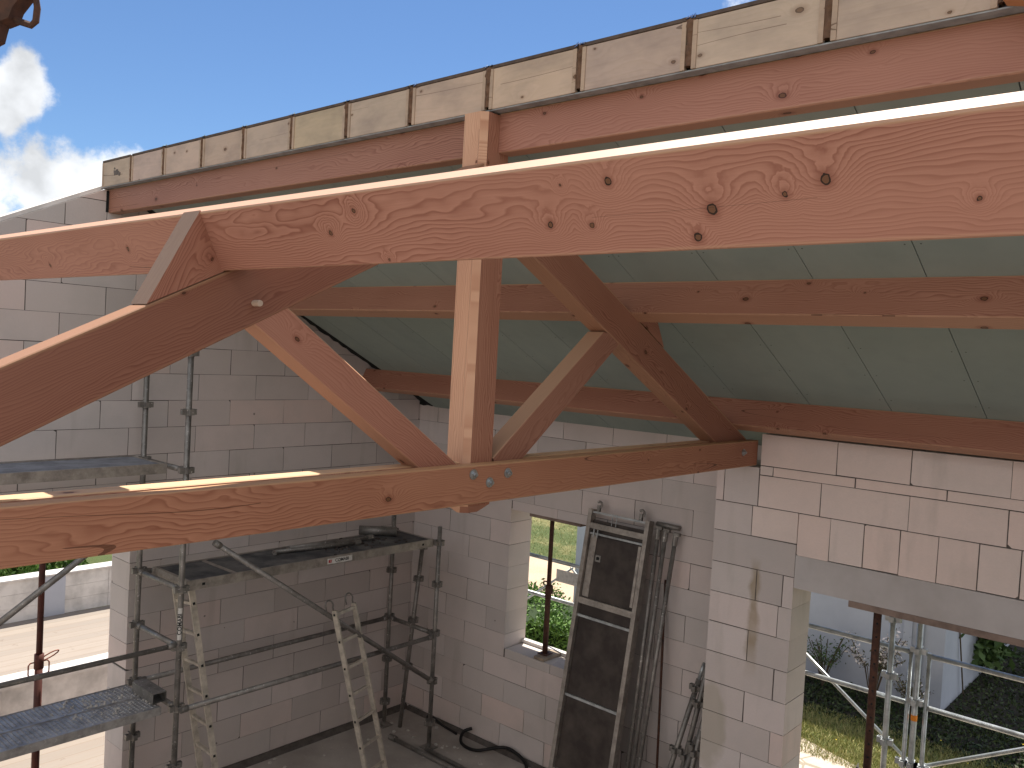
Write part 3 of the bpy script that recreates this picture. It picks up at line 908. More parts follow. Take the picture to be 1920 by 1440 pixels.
# black foam seams at the wall heads
b = MB()
n = 60
for q in range(n + 1):
    y = -3.70 + 3.72 * q / n
    lo = 0.062 + random.uniform(-0.012, 0.008)
    b.v += [(0.001, y, zceil(y) + lo), (0.05, y, zceil(y) + lo + 0.02), (0.05, y, zceil(y) + 0.25), (0.001, y, zceil(y) + 0.25)]
for q in range(n):
    for e_ in range(4): b.f.append((q * 4 + e_, q * 4 + (e_ + 1) % 4, (q + 1) * 4 + (e_ + 1) % 4, (q + 1) * 4 + e_))
tag(b.build('foam_seam', 'seal'), 'black foam seam between the gable and the green ceiling', 'sealant')
b = MB()
for q in range(n + 1):
    x = 0.001 + 4.35 * q / n
    lo = 3.735 + random.uniform(-0.006, 0.014)
    b.v += [(x, -0.012, lo), (x, 0.03, lo), (x, 0.03, 3.73 + .09), (x, -0.012, 3.73 + .05)]
for q in range(n):
    for e_ in range(4): b.f.append((q * 4 + e_, q * 4 + (e_ + 1) % 4, (q + 1) * 4 + (e_ + 1) % 4, (q + 1) * 4 + e_))
tag(b.build('foam_seam', 'seal'), 'black foam seam along the head of the window wall', 'sealant')

# ------------------------------------------------------------------ scaffold inside
def rosette(mb, x, y, z, r=0.036):
    mb.tube((x, y, z - 0.028), (x, y, z + 0.028), 0.030, 14)
    for dx, dy in ((1, 0), (-1, 0), (0, 1), (0, -1)):
        c0 = Vector((x + dx * 0.040, y + dy * 0.040, z))
        a = Vector((-dy, dx, 0)) * 0.017
        o_ = Vector((dx, dy, 0)) * 0.021
        for s in (-1, 1):
            p = c0 + a * s
            mb.box((p.x - 0.003 - abs(dx) * 0.016, p.y - 0.003 - abs(dy) * 0.016, z - 0.022), (p.x + 0.003 + abs(dx) * 0.016, p.y + 0.003 + abs(dy) * 0.016, z + 0.026))
        p = c0 + o_
        mb.box((p.x - (0.003 if dx else 0.019), p.y - (0.003 if dy else 0.019), z - 0.022), (p.x + (0.003 if dx else 0.019), p.y + (0.003 if dy else 0.019), z + 0.026))
SC = thing('scaffold', 'grey galvanised scaffold bay standing along the gable wall', 'scaffold', (0.62, -2.0, 0))
XI, XO, YA, YB = 0.235, 0.998, -3.53, -0.535
nodes = {'z': [0.28, 0.78, 1.28, 1.80, 2.29, 2.80, 3.29, 3.78, 4.27]}
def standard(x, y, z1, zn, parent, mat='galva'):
    p = MB().tube((x, y, 0.05), (x, y, z1), 0.0242, 16).build('standard', mat, parent, smooth=True)
    for zz in zn:
        b = MB(); rosette(b, x, y, zz); b.build('rosette', mat, p)
    b = MB().box((x - 0.075, y - 0.075, 0.001), (x + 0.075, y + 0.075, 0.008)).tube((x, y, 0.008), (x, y, 0.2), 0.018, 12)
    b.build('base_plate', mat, p)
    return p
sA = standard(XO, YA, 4.38, nodes['z'], SC)
standard(XI, YA, 4.38, nodes['z'], SC)
standard(XO, YB, 2.47, [0.28, 0.75, 1.285, 1.83, 2.29], SC)
standard(XI, YB, 2.55, [0.28, 0.79, 1.285, 1.83, 2.29], SC)
def rail(name, p, q, r=0.0242, parent=SC, mat='galva', heads=True):
    p = Vector(p); q = Vector(q); d = (q - p).normalized()
    b = MB().tube(p + d * 0.05, q - d * 0.05, r, 14)
    if heads:
        for e, s in ((p, 1), (q, -1)):
            a = e + d * 0.035 * s; c_ = e + d * 0.10 * s
            b.tube(a, c_, r * 1.22, 10)
    return b.build(name, mat, parent, smooth=True)
rail('ledger', (XI, YA, 1.275), (XI, YB, 1.275)); rail('ledger', (XO, YA, 1.25), (XO, YB, 1.25))
rail('ledger', (XI, YA, 2.27), (XI, YB, 2.27))
for zz in (1.80, 2.285, 3.29): rail('transom', (XI, YA, zz), (XO, YA, zz))
for zz in (1.275, 2.285): rail('transom', (XI, YB, zz), (XO, YB, zz))
rail('diagonal_brace', (XO + 0.05, -3.30, 2.68), (XO + 0.05, -0.56, 0.755))
rail('diagonal_brace', (XO + 0.05, -5.45, 1.93), (XO + 0.05, -3.60, 3.22))
rail('guard_rail', (XO, -6.6, 1.82), (XO, YA, 1.82), 0.021)
standard(XO, -6.55, 4.0, nodes['z'][:8], SC); standard(XI, -6.55, 4.0, nodes['z'][:8], SC)
for zz in (1.28, 3.29): rail('transom', (XI, -6.55, zz), (XO, -6.55, zz))
rail('transom', (XI, YA, 1.28), (XO, YA, 1.28))
# text on the standards
b = MB().box((-0.16, 0, -0.019), (0.16, 0.0006, 0.019))
def vertical_label(x, y, z, L, txt):
    d = Vector((7.69 - x, -7.12 - y, 0)).normalized()
    pos = Vector((x, y, z)) + d * 0.0243
    fr = frame(pos, (0, 0, -1), d)
    n = 7
    vs = []
    side = Vector((0, 0, 1)).cross(d)
    for k_ in range(n):
        a = math.radians(-42 + 84 * k_ / (n - 1))
        q = Vector((x, y, 0)) + (d * math.cos(a) + side * math.sin(a)) * 0.0248
        vs += [(q.x, q.y, z - L / 2), (q.x, q.y, z + L / 2)]
    lb = MB().add(vs, [(2 * k_, 2 * k_ + 2, 2 * k_ + 3, 2 * k_ + 1) for k_ in range(n - 1)]).build('sticker', 'label', SC)
    text(txt, 'lettering', 'ink', lb, Matrix.Translation(d * 0.0012) @ frame(pos, (0, 0, 1), d), 0.048)
vertical_label(XO, YA, 2.0, 0.27, 'COMABI')
# deck
def deck(label, x0, x1, y0, y1, z, m, with_label=False):
    t = thing('scaffold_deck', label, 'scaffold deck', ((x0 + x1) / 2, (y0 + y1) / 2, z - 0.07))
    MB().box((x0 + 0.02, y0 + 0.05, z - 0.012), (x1 - 0.02, y1 - 0.03, z)).build('deck_board', m, t)
    for x in (x0, x1 - 0.022):
        MB().box((x, y0, z - 0.075), (x + 0.022, y1, z + 0.008)).build('side_beam', 'alu', t)
    for y in (y0 + 0.02, y1 - 0.03): MB().box((x0 + 0.022, y, z - 0.06), (x1 - 0.022, y + 0.03, z + 0.003)).build('end_beam', 'alu', t)
    return t
dk = deck('dark scaffold deck with an aluminium edge, in the middle of the bay', 0.36, 0.975, -3.47, -0.60, 2.33, 'deck_dark')
MB().box((0.40, -3.02, 2.3305), (0.955, -2.98, 2.336)).build('hatch_edge', 'alu', dk)
# trapdoor frame and seam
MB().box((0.55, -1.9, 2.3305), (0.56, -1.2, 2.334)).build('seam', 'alu', dk)
lb = MB().box((0.9755, -2.02, 2.268), (0.9765, -1.72, 2.322)).build('sticker', 'label', dk)
text('COMABI', 'lettering', 'ink', lb, frame((0.9772, -1.845, 2.295), (0, 1, 0), (1, 0, 0)), 0.044)
fr = frame((0.9772, -1.985, 2.295), (0, 1, 0), (1, 0, 0))
em = MB()
em.box((-0.022, -0.014, 0), (-0.006, 0.014, 0.0004)); em.box((-0.003, 0.006, 0), (0.016, 0.014, 0.0004)); em.box((-0.003, -0.004, 0), (0.016, 0.003, 0.0004)); em.box((-0.003, -0.014, 0), (0.016, -0.007, 0.0004))
em.build('emblem', 'inkred', lb, fr)
text('COMABI', 'lettering', 'ink', lb, frame((0.9772, -1.84, 2.295), (0, 1, 0), (0, 0, 1)) if False else frame((0.9772, -1.84, 2.295), (0, 1, 0), (1, 0, 0)), 0.052) if False else None
# holes on the side beam
for yy in (-3.33, -0.77): MB().box((0.974, yy, 2.285), (0.9765, yy + 0.028, 2.307)).build('slot', 'seal', dk)
# steel plank platforms to the left
def plank(label, x0, x1, y0, y1, z, holes=True):
    t = thing('scaffold_plank', label, 'scaffold plank', ((x0 + x1) / 2, (y0 + y1) / 2, z - 0.06), 'steel planks left of the scaffold bay')
    b = MB()
    b.box((x0 + 0.002, y0, z - 0.004), (x1 - 0.002, y1, z))
    b.box((x0, y0, z - 0.065), (x0 + 0.003, y1, z + 0.006)); b.box((x1 - 0.003, y0, z - 0.065), (x1, y1, z + 0.006))
    b.build('plank_body', 'plank', t)
    b = MB()
    if holes:
        ny = int((y1 - y0) / 0.034)
        for k_ in range(ny):
            for q in range(7):
                x = x0 + 0.03 + (x1 - x0 - 0.06) * (q + 0.5 * (k_ % 2)) / 7
                y = y0 + 0.03 + 0.034 * k_
                if x > x1 - 0.03: continue
                n = 6
                vs = [(x + 0.011 * math.cos(2 * math.pi * e_ / n), y + 0.011 * math.sin(2 * math.pi * e_ / n), z + 0.0003) for e_ in range(n)] + [(x + 0.006 * math.cos(2 * math.pi * e_ / n), y + 0.006 * math.sin(2 * math.pi * e_ / n), z + 0.006) for e_ in range(n)]
                b.add(vs, [(e_, (e_ + 1) % n, n + (e_ + 1) % n, n + e_) for e_ in range(n)])
        o = b.build('punched_holes', 'plank', t); struct(o, 'stuff')
    return t
plank('perforated steel plank, outer one of the lower pair', 0.68, 0.995, -6.5, -3.66, 1.32)
plank('perforated steel plank, inner one of the lower pair', 0.36, 0.676, -6.5, -3.66, 1.32)
t = deck('dusty grey scaffold deck high on the left, against the gable', 0.27, 0.86, -6.5, -3.63, 3.33, 'deck_grey')
# box at the end of the lower planks
t = thing('steel_channel', 'short grey steel channel lying on the end of the lower planks', 'steel channel', (0.7, -3.62, 1.33))
b = MB()
for (p, q) in (((0.55, -3.70, 1.328), (0.92, -3.58, 1.332)), ((0.55, -3.70, 1.332), (0.92, -3.695, 1.41)), ((0.55, -3.585, 1.332), (0.92, -3.58, 1.41)), ((0.55, -3.70, 1.41), (0.92, -3.58, 1.414))): b.box(p, q)
b.build('channel_body', 'galva', t)
# loose tubes on the deck
for lab, p, q in (('loose tube with a coupler, nearer of two lying on the dark deck', (0.56, -2.35, 2.356), (0.70, -1.45, 2.356)), ('loose tube, farther of two lying on the dark deck', (0.50, -2.15, 2.356), (0.60, -1.20, 2.356))):
    t = thing('scaffold_tube', lab, 'tube', p, 'tubes lying on the deck')
    MB().tube(p, q, 0.022, 12).build('tube', 'galva', t, smooth=True)
    b = MB(); d = (Vector(q) - Vector(p)).normalized()
    b.tube(Vector(q) - d * .03, Vector(q) + d * .04, 0.036, 8)
    b.build('coupler', 'galva', t)
    MB().tube(Vector(p), Vector(p) + Vector((0.06, -0.03, 0)), 0.02, 8).build('wedge', 'galva', t)
t = MB().tube((0.33, -1.12, 2.385), (0.62, -0.83, 2.385), 0.052, 18).build('canvas_roll', 'galva', smooth=True)
tag(t, 'short grey roll lying at the far right end of the dark deck', 'roll')
b = MB()
for k_ in range(60):
    x, y = random.uniform(0.4, 0.93), random.uniform(-1.9, -0.8); r = random.uniform(0.008, 0.03)
    b.tube((x, y, 2.3302), (x + random.uniform(-.01, .01), y, 2.3302 + r * 0.6), r, 6, r2=r * 0.5)
struct(tag(b.build('rubble', 'ply_dark'), 'dark rubble scattered on the scaffold deck', 'rubble'), 'stuff')
b = MB()
for k_ in range(90):
    x, y = random.uniform(0.4, 0.9), -3.95 + random.gauss(0, 0.18); r = random.uniform(0.004, 0.015)
    y = min(y, -3.7)
    b.tube((x, y, 1.3205), (x, y, 1.3205 + r), r, 5, r2=r * 0.6)
struct(tag(b.build('plaster_crumbs', 'pebble'), 'pale plaster crumbs on the perforated planks', 'crumbs'), 'stuff')
# leaning standard in the corner
t = thing('scaffold_standard', 'worn scaffold standard leaning in the corner under the deck', 'scaffold tube', (0.40, -0.42, 0))
P, Q = Vector((0.395, -0.43, 0.0)), Vector((0.60, -0.40, 2.22))
MB().tube(P, Q, 0.0242, 14).build('tube', 'galva', t, smooth=True)
for f in (0.33, 0.58, 0.80, 0.97):
    c_ = P.lerp(Q, f); b = MB(); rosette(b, c_.x, c_.y, c_.z); b.build('rosette', 'galva', t)

# ladders
def ladder(label, b0, b1, t0, t1, nr, first, hooks=None, mat='alu_bright'):
    b0, b1, t0, t1 = map(Vector, (b0, b1, t0, t1))
    t = thing('ladder', label, 'ladder', (b0 + b1) / 2, 'aluminium ladders')
    side = (b1 - b0).normalized()
    for p, q in ((b0, t0), (b1, t1)):
        ax = (q - p); L = ax.length
        fr = frame(p, ax, side)
        MB().box((0, -0.026, -0.011), (L, 0.026, 0.011)).build('rail', mat, t, fr)
    L = (t0 - b0).length
    for k_ in range(nr):
        f = first + k_ * 0.28 / L
        if f > 0.99: break
        p = b0.lerp(t0, f); q = b1.lerp(t1, f)
        ax = q - p
        fr = frame(p, ax, (t0 - b0))
        MB().box((-0.016, -0.014, -0.014), (ax.length + 0.016, 0.014, 0.014)).build('rung', mat, t, fr)
        for e_, sgn in ((p, -1), (q, 1)):
            MB().box((-0.0165 if sgn < 0 else ax.length + 0.0155, -0.011, -0.011), (-0.0155 if sgn < 0 else ax.length + 0.0172, 0.011, 0.011)).build('rung_socket', 'seal', t, fr)
    if hooks:
        for p, q in ((b0, t0), (b1, t1)):
            ax = (q - p).normalized()
            out = ax.cross(side).normalized()
            if out.dot(Vector((0, 1, 0))) > 0: out = -out
            pts = [q - ax * 0.15 + out * 0.02, q + ax * 0.03 + out * 0.01]
            for k_ in range(9):
                a = math.pi * k_ / 8
                pts.append(q + ax * (0.06 + 0.05 * math.sin(a)) + side * 0 + out * (-0.0 + 0.0) + Vector((0, -1, 0)) * (0.045 * (1 - math.cos(a))) )
            pts.append(pts[-1] - ax * 0.06)
            MB().path(pts, 0.008, 8).build('hook', 'galva', t, smooth=True)
    return t
ladder('free-standing aluminium ladder with hooked tops leaning on the scaffold brace', (1.264, -1.596, 0.0), (1.177, -1.294, 0.0), (1.10, -2.0046, 1.841), (1.013, -1.702, 1.841), 7, 0.09, True)
ladder('aluminium ladder hanging under the left end of the dark deck', (0.55, -2.95, 0.0), (0.90, -2.98, 0.0), (0.55, -3.35, 2.18), (0.90, -3.385, 2.24), 9, 0.06)

# loose things on the floor
t = thing('scaffold_tube', 'dark tube lying on the floor in front of the corner', 'tube', (0.65, -0.72, 0))
MB().tube((0.64, -0.72, 0.026), (2.3, -0.72, 0.026), 0.024, 12).build('tube', 'galva', t, smooth=True)
MB().tube((0.56, -0.72, 0.03), (0.66, -0.72, 0.03), 0.034, 8).build('coupler', 'galva', t)
t = thing('scaffold_tube', 'second dark tube on the floor, just behind the first', 'tube', (1.0, -0.62, 0))
MB().tube((1.05, -0.62, 0.026), (2.7, -0.66, 0.026), 0.024, 12).build('tube', 'galva', t, smooth=True)
def hose(label, pts, r):
    P_ = [Vector(p) for p in pts]
    out = []
    for i in range(len(P_) - 1):
        p0 = P_[max(i - 1, 0)]; p1 = P_[i]; p2 = P_[i + 1]; p3 = P_[min(i + 2, len(P_) - 1)]
        for k_ in range(6):
            t_ = k_ / 6
            out.append(0.5 * ((2 * p1) + (-p0 + p2) * t_ + (2 * p0 - 5 * p1 + 4 * p2 - p3) * t_ ** 2 + (-p0 + 3 * p1 - 3 * p2 + p3) * t_ ** 3))
    out.append(P_[-1])
    return tag(MB().path(out, r, 10).build('conduit', 'black', smooth=True), label, 'conduit', 'black conduits on the floor')
hose('short black conduit piece lying in the corner behind the scaffold foot', [(0.62, -0.20, 0.10), (0.66, -0.24, 0.16), (0.72, -0.20, 0.14), (0.8, -0.13, 0.06), (0.9, -0.10, 0.03), (1.0, -0.10, 0.02)], 0.014)
hose('long black conduit curling over the floor below the window', [(1.20, -0.06, 0.14), (1.14, -0.14, 0.10), (1.22, -0.24, 0.03), (1.45, -0.24, 0.03), (1.70, -0.08, 0.10), (1.9, -0.06, 0.08), (2.05, -0.10, 0.03), (2.2, -0.3, 0.02)], 0.018)
b = MB()
for k_ in range(260):
    x, y = random.uniform(0.1, 4.2), random.uniform(-4.0, -0.1); r = random.uniform(0.006, 0.028)
    b.tube((x, y, 0.0005), (x + random.uniform(-.006, .006), y, r * 0.5), r, 5, r2=r * 0.55)
struct(tag(b.build('floor_debris', 'pebble'), 'pale crumbs and chips scattered on the floor', 'debris'), 'stuff')
b = MB().prism([(0, 0), (0.07, 0), (0.02, 0.05), (0, 0.05)], lambda u, v, d: (0.003 + u, d, v), -3.5, -0.001)
tag(b.build('mortar_skirt', 'mortar'), 'dark mortar bed running along the foot of the gable', 'mortar')
b = MB().prism([(0, 0), (0.05, 0), (0.015, 0.045), (0, 0.045)], lambda u, v, d: (d, -0.003 - u, v), 0.08, 4.3)
tag(b.build('mortar_skirt', 'mortar'), 'dark mortar bed running along the foot of the window wall', 'mortar')

# ------------------------------------------------------------------ leaning deck and tubes
LT, LB = Vector((2.70, -0.085, 2.90)), Vector((2.665, -0.52, 0.02))
t = thing('leaning_deck', 'long trapdoor scaffold deck with aluminium frame leaning upright against the wall', 'scaffold deck', LB)
ax = LT - LB; L = ax.length; WD = 0.715
fr = frame(LB, ax, (1, 0, 0))      # local x up the deck, z across (+X), y ~ +/-Y
sy = -1 if (fr.to_3x3() @ Vector((0, 1, 0))).y > 0 else 1   # sy*y -> toward room
def lb_(x0, x1, z0, z1, d0, d1): return MB().box((x0, sy * d0, z0), (x1, sy * d1, z1))
lb_(0, L, 0, 0.045, -0.03, 0.055).build('side_rail', 'alu', t, fr)
lb_(0, L, WD - 0.045, WD, -0.03, 0.055).build('side_rail', 'alu', t, fr)
lb_(0.02, L - 0.10, 0.05, WD - 0.05, 0.0, 0.012).build('plywood', 'ply_dark', t, fr)
for (x, w, mt) in ((L - 0.025, 0.02, 'galva_bright'), (L - 0.16, 0.055, 'alu'), (L - 0.235, 0.018, 'galva_bright'), (L - 0.90, 0.06, 'alu'), (L - 1.05, 0.024, 'galva_bright'), (L - 1.83, 0.024, 'galva_bright'), (0.35, 0.05, 'alu')):
    lb_(x - w / 2, x + w / 2, 0.045, WD - 0.045, 0.013, 0.05 if w > 0.03 else 0.035).build('crossbar', mt, t, fr)
hb = lb_(L - 0.84, L - 0.26, 0.135, WD - 0.10, 0.0125, 0.024).build('hatch', 'ply_dark', t, fr)
lb_(L - 0.86, L - 0.25, 0.052, 0.128, 0.014, 0.02).build('hatch_frame', 'alu', t, fr)
lb_(L - 0.84, L - 0.26, WD - 0.095, WD - 0.065, 0.014, 0.03).build('hinge', 'alu', t, fr)
b = lb_(L - 0.50, L - 0.435, 0.15, 0.215, 0.0245, 0.032)
hl = b.build('latch', 'galva', t, fr)
lb_(L - 0.482, L - 0.452, 0.166, 0.20, 0.0325, 0.035).build('latch_slot', 'seal', hl, fr)
for zz in (0.10, WD - 0.12):
    b = MB(); pts = []
    for k_ in range(8):
        a = math.radians(-60 + 200 * k_ / 7)
        pts.append((L + 0.055 + 0.03 * math.sin(a), sy * (0.02), zz + 0.03 * math.cos(a)))
    b.box((L - 0.03, sy * 0.0, zz - 0.018), (L + 0.05, sy * 0.03, zz + 0.012))
    b.path([(p[0], p[1], p[2]) for p in pts], 0.012, 6)
    b.build('claw', 'galva', t, fr)
for dz in (0.28, 0.33): lb_(L - 0.17, L - 0.01, dz, dz + 0.006, 0.03, 0.036).build('wire', 'galva_bright', t, fr)
for dz in (0.10, 0.145): lb_(L - 0.27, L - 0.19, dz, dz + 0.012, 0.052, 0.06).build('strap', 'galva_bright', t, fr)

def lean_tube(label, top, bot, r=0.0215, mat='galva', head=True, grp='ledger tubes leaning beside the deck'):
    top, bot = Vector(top), Vector(bot)
    t = thing('ledger_tube', label, 'scaffold tube', bot, grp)
    d = (top - bot).normalized()
    MB().tube(bot, top, r, 12).build('tube', mat, t, smooth=True)
    if head:
        b = MB().tube(top - d * 0.10, top + d * 0.0, r * 1.25, 10)
        b.box((top.x - 0.022, top.y - 0.02, top.z - 0.005), (top.x + 0.045, top.y + 0.015, top.z + 0.025))
        b.build('wedge_head', mat, t)
lean_tube('ledger tube touching the deck edge, leftmost of the leaning tubes', (3.475, -0.07, 2.83), (3.42, -0.36, 0.0))
lean_tube('ledger tube second from the deck, close beside the leftmost', (3.555, -0.07, 2.82), (3.47, -0.36, 0.0))
lean_tube('bright ledger tube standing a little apart from the other leaning tubes', (3.665, -0.07, 2.80), (3.55, -0.42, 0.0))
t = thing('ledger_tube', 'short horizontal tube resting behind the heads of the leaning ledger tubes', 'scaffold tube', (3.5, -0.03, 2.86))
MB().tube((3.43, -0.03, 2.865), (3.68, -0.03, 2.862), 0.024, 12).build('tube', 'galva', t, smooth=True)
lean_tube('thin dark rod standing behind the bright leaning tube', (3.56, -0.03, 2.35), (3.70, -0.20, 0.0), 0.012, 'rust', False)
def lean_standard(label, top, bot, zs_):
    top, bot = Vector(top), Vector(bot)
    t = thing('scaffold_standard', label, 'scaffold tube', bot, 'standards stacked against the pier')
    d = (top - bot).normalized()
    MB().tube(bot, top, 0.0242, 14).build('tube', 'galva', t, smooth=True)
    MB().tube(top, top + d * 0.16, 0.017, 10).build('spigot', 'galva_bright', t, smooth=True)
    for f in zs_:
        c_ = bot.lerp(top, f); b = MB(); rosette(b, c_.x, c_.y, c_.z); b.build('rosette', 'galva', t)
lean_standard('tallest scaffold standard of the bundle beside the pier', (4.16, -0.10, 2.05), (3.86, -0.30, 0.0), [0.18, 0.42, 0.66, 0.95])
lean_standard('worn standard leaning left of the tallest in the bundle', (4.02, -0.12, 1.55), (3.74, -0.42, 0.0), [0.28, 0.58, 0.95])
lean_standard('standard of the bundle nearest the pier', (4.16, -0.14, 1.52), (4.0, -0.42, 0.0), [0.3, 0.62, 0.95])
lean_standard('short standard in front of the bundle by the pier', (4.08, -0.20, 1.06), (3.90, -0.55, 0.0), [0.3, 0.62, 0.93])
lean_standard('lowest standard at the right foot of the bundle', (4.24, -0.16, 1.12), (4.10, -0.50, 0.0), [0.5, 0.9])

# ------------------------------------------------------------------ props
def prop(label, x, y, z0, z1, col, mats='rust', grp=None, holes=False, r0=0.024, r1=0.030, bars=None):
    t = thing('steel_prop', label, 'prop', (x, y, z0), grp)
    zc = z0 + (z1 - z0) * 0.52 if col is None else col
    b = MB().tube((x, y, z0 + 0.006), (x, y, zc), r1, 16)
    b.build('outer_tube', mats, t, smooth=True)
    it = MB().tube((x, y, zc), (x, y, z1 - 0.006), r0, 16).build('inner_tube', mats, t, smooth=True)
    MB().tube((x, y, zc - 0.12), (x, y, zc + 0.01), r1 * 1.22, 16).build('collar', mats, t, smooth=True)
    MB().box((x - 0.06, y - 0.06, z0), (x + 0.06, y + 0.06, z0 + 0.008)).build('foot_plate', mats, t)
    MB().box((x - 0.06, y - 0.06, z1 - 0.008), (x + 0.06, y + 0.06, z1)).build('head_plate', mats, t)
    return t, zc, it
t, zc, _ = prop('rusty prop standing on the window sill', 2.03, 0.14, 1.182, 2.665, 1.92, 'rust')
MB().path([(2.03 - 0.035, 0.10, zc + 0.02), (2.0, 0.09, zc + 0.06), (2.07, 0.08, zc + 0.07), (2.13, 0.08, zc + 0.03), (2.12, 0.09, zc - 0.05)], 0.008, 8).build('handle', 'rust', t, smooth=True)
o = MB().box((1.99, 0.0, 1.152), (2.13, 0.30, 1.181)).build('wood_pad', 'oldwood'); o.rotation_euler = (0, 0, 0)
tag(o, 'dirty board under the foot of the window prop', 'board')
o = MB().box((1.815, 0.0 + 0.01, 2.666), (2.50, 0.22, 2.698)).build('head_board', 'brownboard')
tag(o, 'brown board held up under the window lintel', 'board')
t, zc, it = prop('rusty red prop with a wire handle in the gable doorway', -0.18, -4.19, -0.0, 2.73, 1.56, 'redpaint', r0=0.026, r1=0.032)
for s in (-1, 1):
    pts = [(-0.18, -4.19 + s * 0.03, 1.50), (-0.18, -4.19 + s * 0.07, 1.50), (-0.18, -4.19 + s * 0.085, 1.48), (-0.18, -4.19 + s * 0.085, 1.40), (-0.18, -4.19 + s * 0.07, 1.38), (-0.18, -4.19 + s * 0.03, 1.38)]
    MB().path(pts, 0.0065, 8).build('handle', 'redwire', t, smooth=True)
pts = []
for k_ in range(13):
    a = 2 * math.pi * k_ / 12
    pts.append((-0.16, -4.11 + 0.075 * math.cos(a) , 1.545 + 0.02 * math.sin(a) + 0.35 * (0.075 * math.cos(a))))
MB().path(pts, 0.006, 8).build('pin_loop', 'redwire', t, smooth=True)
# timber prop board under the wide lintel and its perforated prop
o = MB().box((5.49, -0.684, 2.675), (9.0, -0.50, 2.7205)).build('head_board', 'brownboard')
tag(o, 'long brown board along the underside of the wide lintel', 'board')
t, zc, it = prop('dark perforated prop under the long board of the wide opening', 5.672, -0.58, 0.0, 2.674, 1.45, 'rust', r0=0.0285, r1=0.034)
for k_ in range(12):
    zz = 2.58 - k_ * 0.10
    d = Vector((7.69 - 5.672, -7.12 + 0.58, 0)).normalized()
    c_ = Vector((5.672, -0.58, zz)) + d * 0.0275
    MB().tube(c_, c_ + d * 0.0022, 0.008, 10).build('pin_hole', 'seal', it)
o = MB().prism([(0, 0), (0.14, 0), (0.17, 0.26), (0.10, 0.34), (0.06, 0.20), (0.03, 0.38), (0.0, 0.30), (-0.01, 0.1)], lambda u, v, d: (5.60 + u, d - 0.2 * v * 0.1, 1.16 + v), -0.645, -0.641).build('torn_sheet', 'label', t)
MB().path([(5.60, -0.65, 1.16), (5.585, -0.65, 1.28), (5.615, -0.65, 1.33), (5.60, -0.65, 1.42), (5.63, -0.65, 1.5)], 0.014, 6).build('rusty_clamp', 'rust', t)
MB().path([(5.72, -0.66, 1.14), (5.74, -0.66, 1.22), (5.72, -0.66, 1.30), (5.70, -0.66, 1.5)], 0.009, 6).build('rusty_clamp', 'rust', t)

# ------------------------------------------------------------------ outside scaffold
SO = thing('outdoor_scaffold', 'bright galvanised scaffold outside the wide opening, in sunlight', 'scaffold', (5.5, 0.6, -0.28))
ys = 0.6
def ostd(x, y, z1, zn, r=0.0242, par=SO):
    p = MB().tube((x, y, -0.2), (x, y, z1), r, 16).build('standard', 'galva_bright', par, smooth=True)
    for zz in zn:
        b = MB(); rosette(b, x, y, zz); b.build('rosette', 'galva_bright', p)
    MB().box((x - 0.07, y - 0.07, -0.279), (x + 0.07, y + 0.07, -0.27)).tube((x, y, -0.27), (x, y, -0.1), 0.018, 10).build('base_plate', 'galva_bright', p)
    return p
ostd(5.455, ys - 0.05, 2.62, [0.72, 1.27, 1.84, 2.33])
st = ostd(5.66, ys, 2.62, [1.12, 1.66, 2.10])
ostd(5.60, ys, 2.10, [1.12], 0.018); ostd(5.745, ys, 2.10, [1.12], 0.018)
d = Vector((7.69 - 5.66, -7.12 - ys, 0)).normalized()
MB().tube((5.66, ys, 1.50), (5.66, ys, 1.55), 0.0256, 14).build('orange_band', 'orange', st)
MB().tube((5.66, ys, 2.345), (5.66, ys, 2.36), 0.0256, 14).build('orange_band', 'orange', st)
def orail(name, p, q, r=0.0215):
    p = Vector(p); q = Vector(q); d = (q - p).normalized()
    b = MB().tube(p, q, r, 12)
    b.tube(p - d * .02, p + d * 0.07, r * 0.75, 8); b.tube(q - d * 0.07, q + d * .02, r * 0.75, 8)
    return b.build(name, 'galva_bright', SO, smooth=True)
for z_ in (2.075, 1.637):
    orail('guard_rail', (2.72, ys, z_), (5.58, ys, z_))
    orail('guard_rail', (5.76, ys, z_), (8.7, ys, z_))
    orail('guard_rail', (-0.4, ys, z_), (2.63, ys, z_))
orail('diagonal_brace', (4.60, ys + .04, 1.86), (5.66, ys + .04, 1.10), 0.015)
orail('diagonal_brace', (5.76, ys + .04, 1.13), (7.5, ys + .04, 2.10), 0.017)
orail('diagonal_brace', (1.95, ys + .05, 2.02), (3.0, ys + .05, 1.2), 0.013)
orail('diagonal_brace', (1.95, ys + .05, 2.02), (0.9, ys + .05, 1.2), 0.013)
ostd(2.68, ys, 2.8, [1.64, 2.08]); ostd(8.75, ys, 2.62, [1.64, 2.08]); ostd(-0.45, ys, 2.8, [1.64, 2.08])
for (x, z_) in ((5.45, 2.56),):
    lb = MB().box((x - 0.022, ys - 0.08, z_ - 0.05), (x + 0.022, ys - 0.076, z_ + 0.03)).build('sticker', 'label', SO)
    MB().box((x - 0.014, ys - 0.0812, z_ - 0.035), (x + 0.014, ys - 0.0805, z_ - 0.005)).box((x - 0.014, ys - 0.0812, z_ + 0.002), (x + 0.014, ys - 0.0805, z_ + 0.012)).build('mark', 'ink', lb)
rail('transom', (5.66, ys, 1.02), (5.46, -0.25, 0.86), 0.0215, SO, 'galva_bright')
MB().box((1.80, ys - 0.035, 1.86), (2.18, ys - 0.03, 2.0)).build('white_plate', 'label', SO)

# ------------------------------------------------------------------ window sill strip
o = MB().box((1.562, 0.30, 1.151), (2.658, 0.364, 1.185)).build('sill_strip', 'whiteblock')
tag(o, 'white rough strip along the outer edge of the window sill', 'sill')

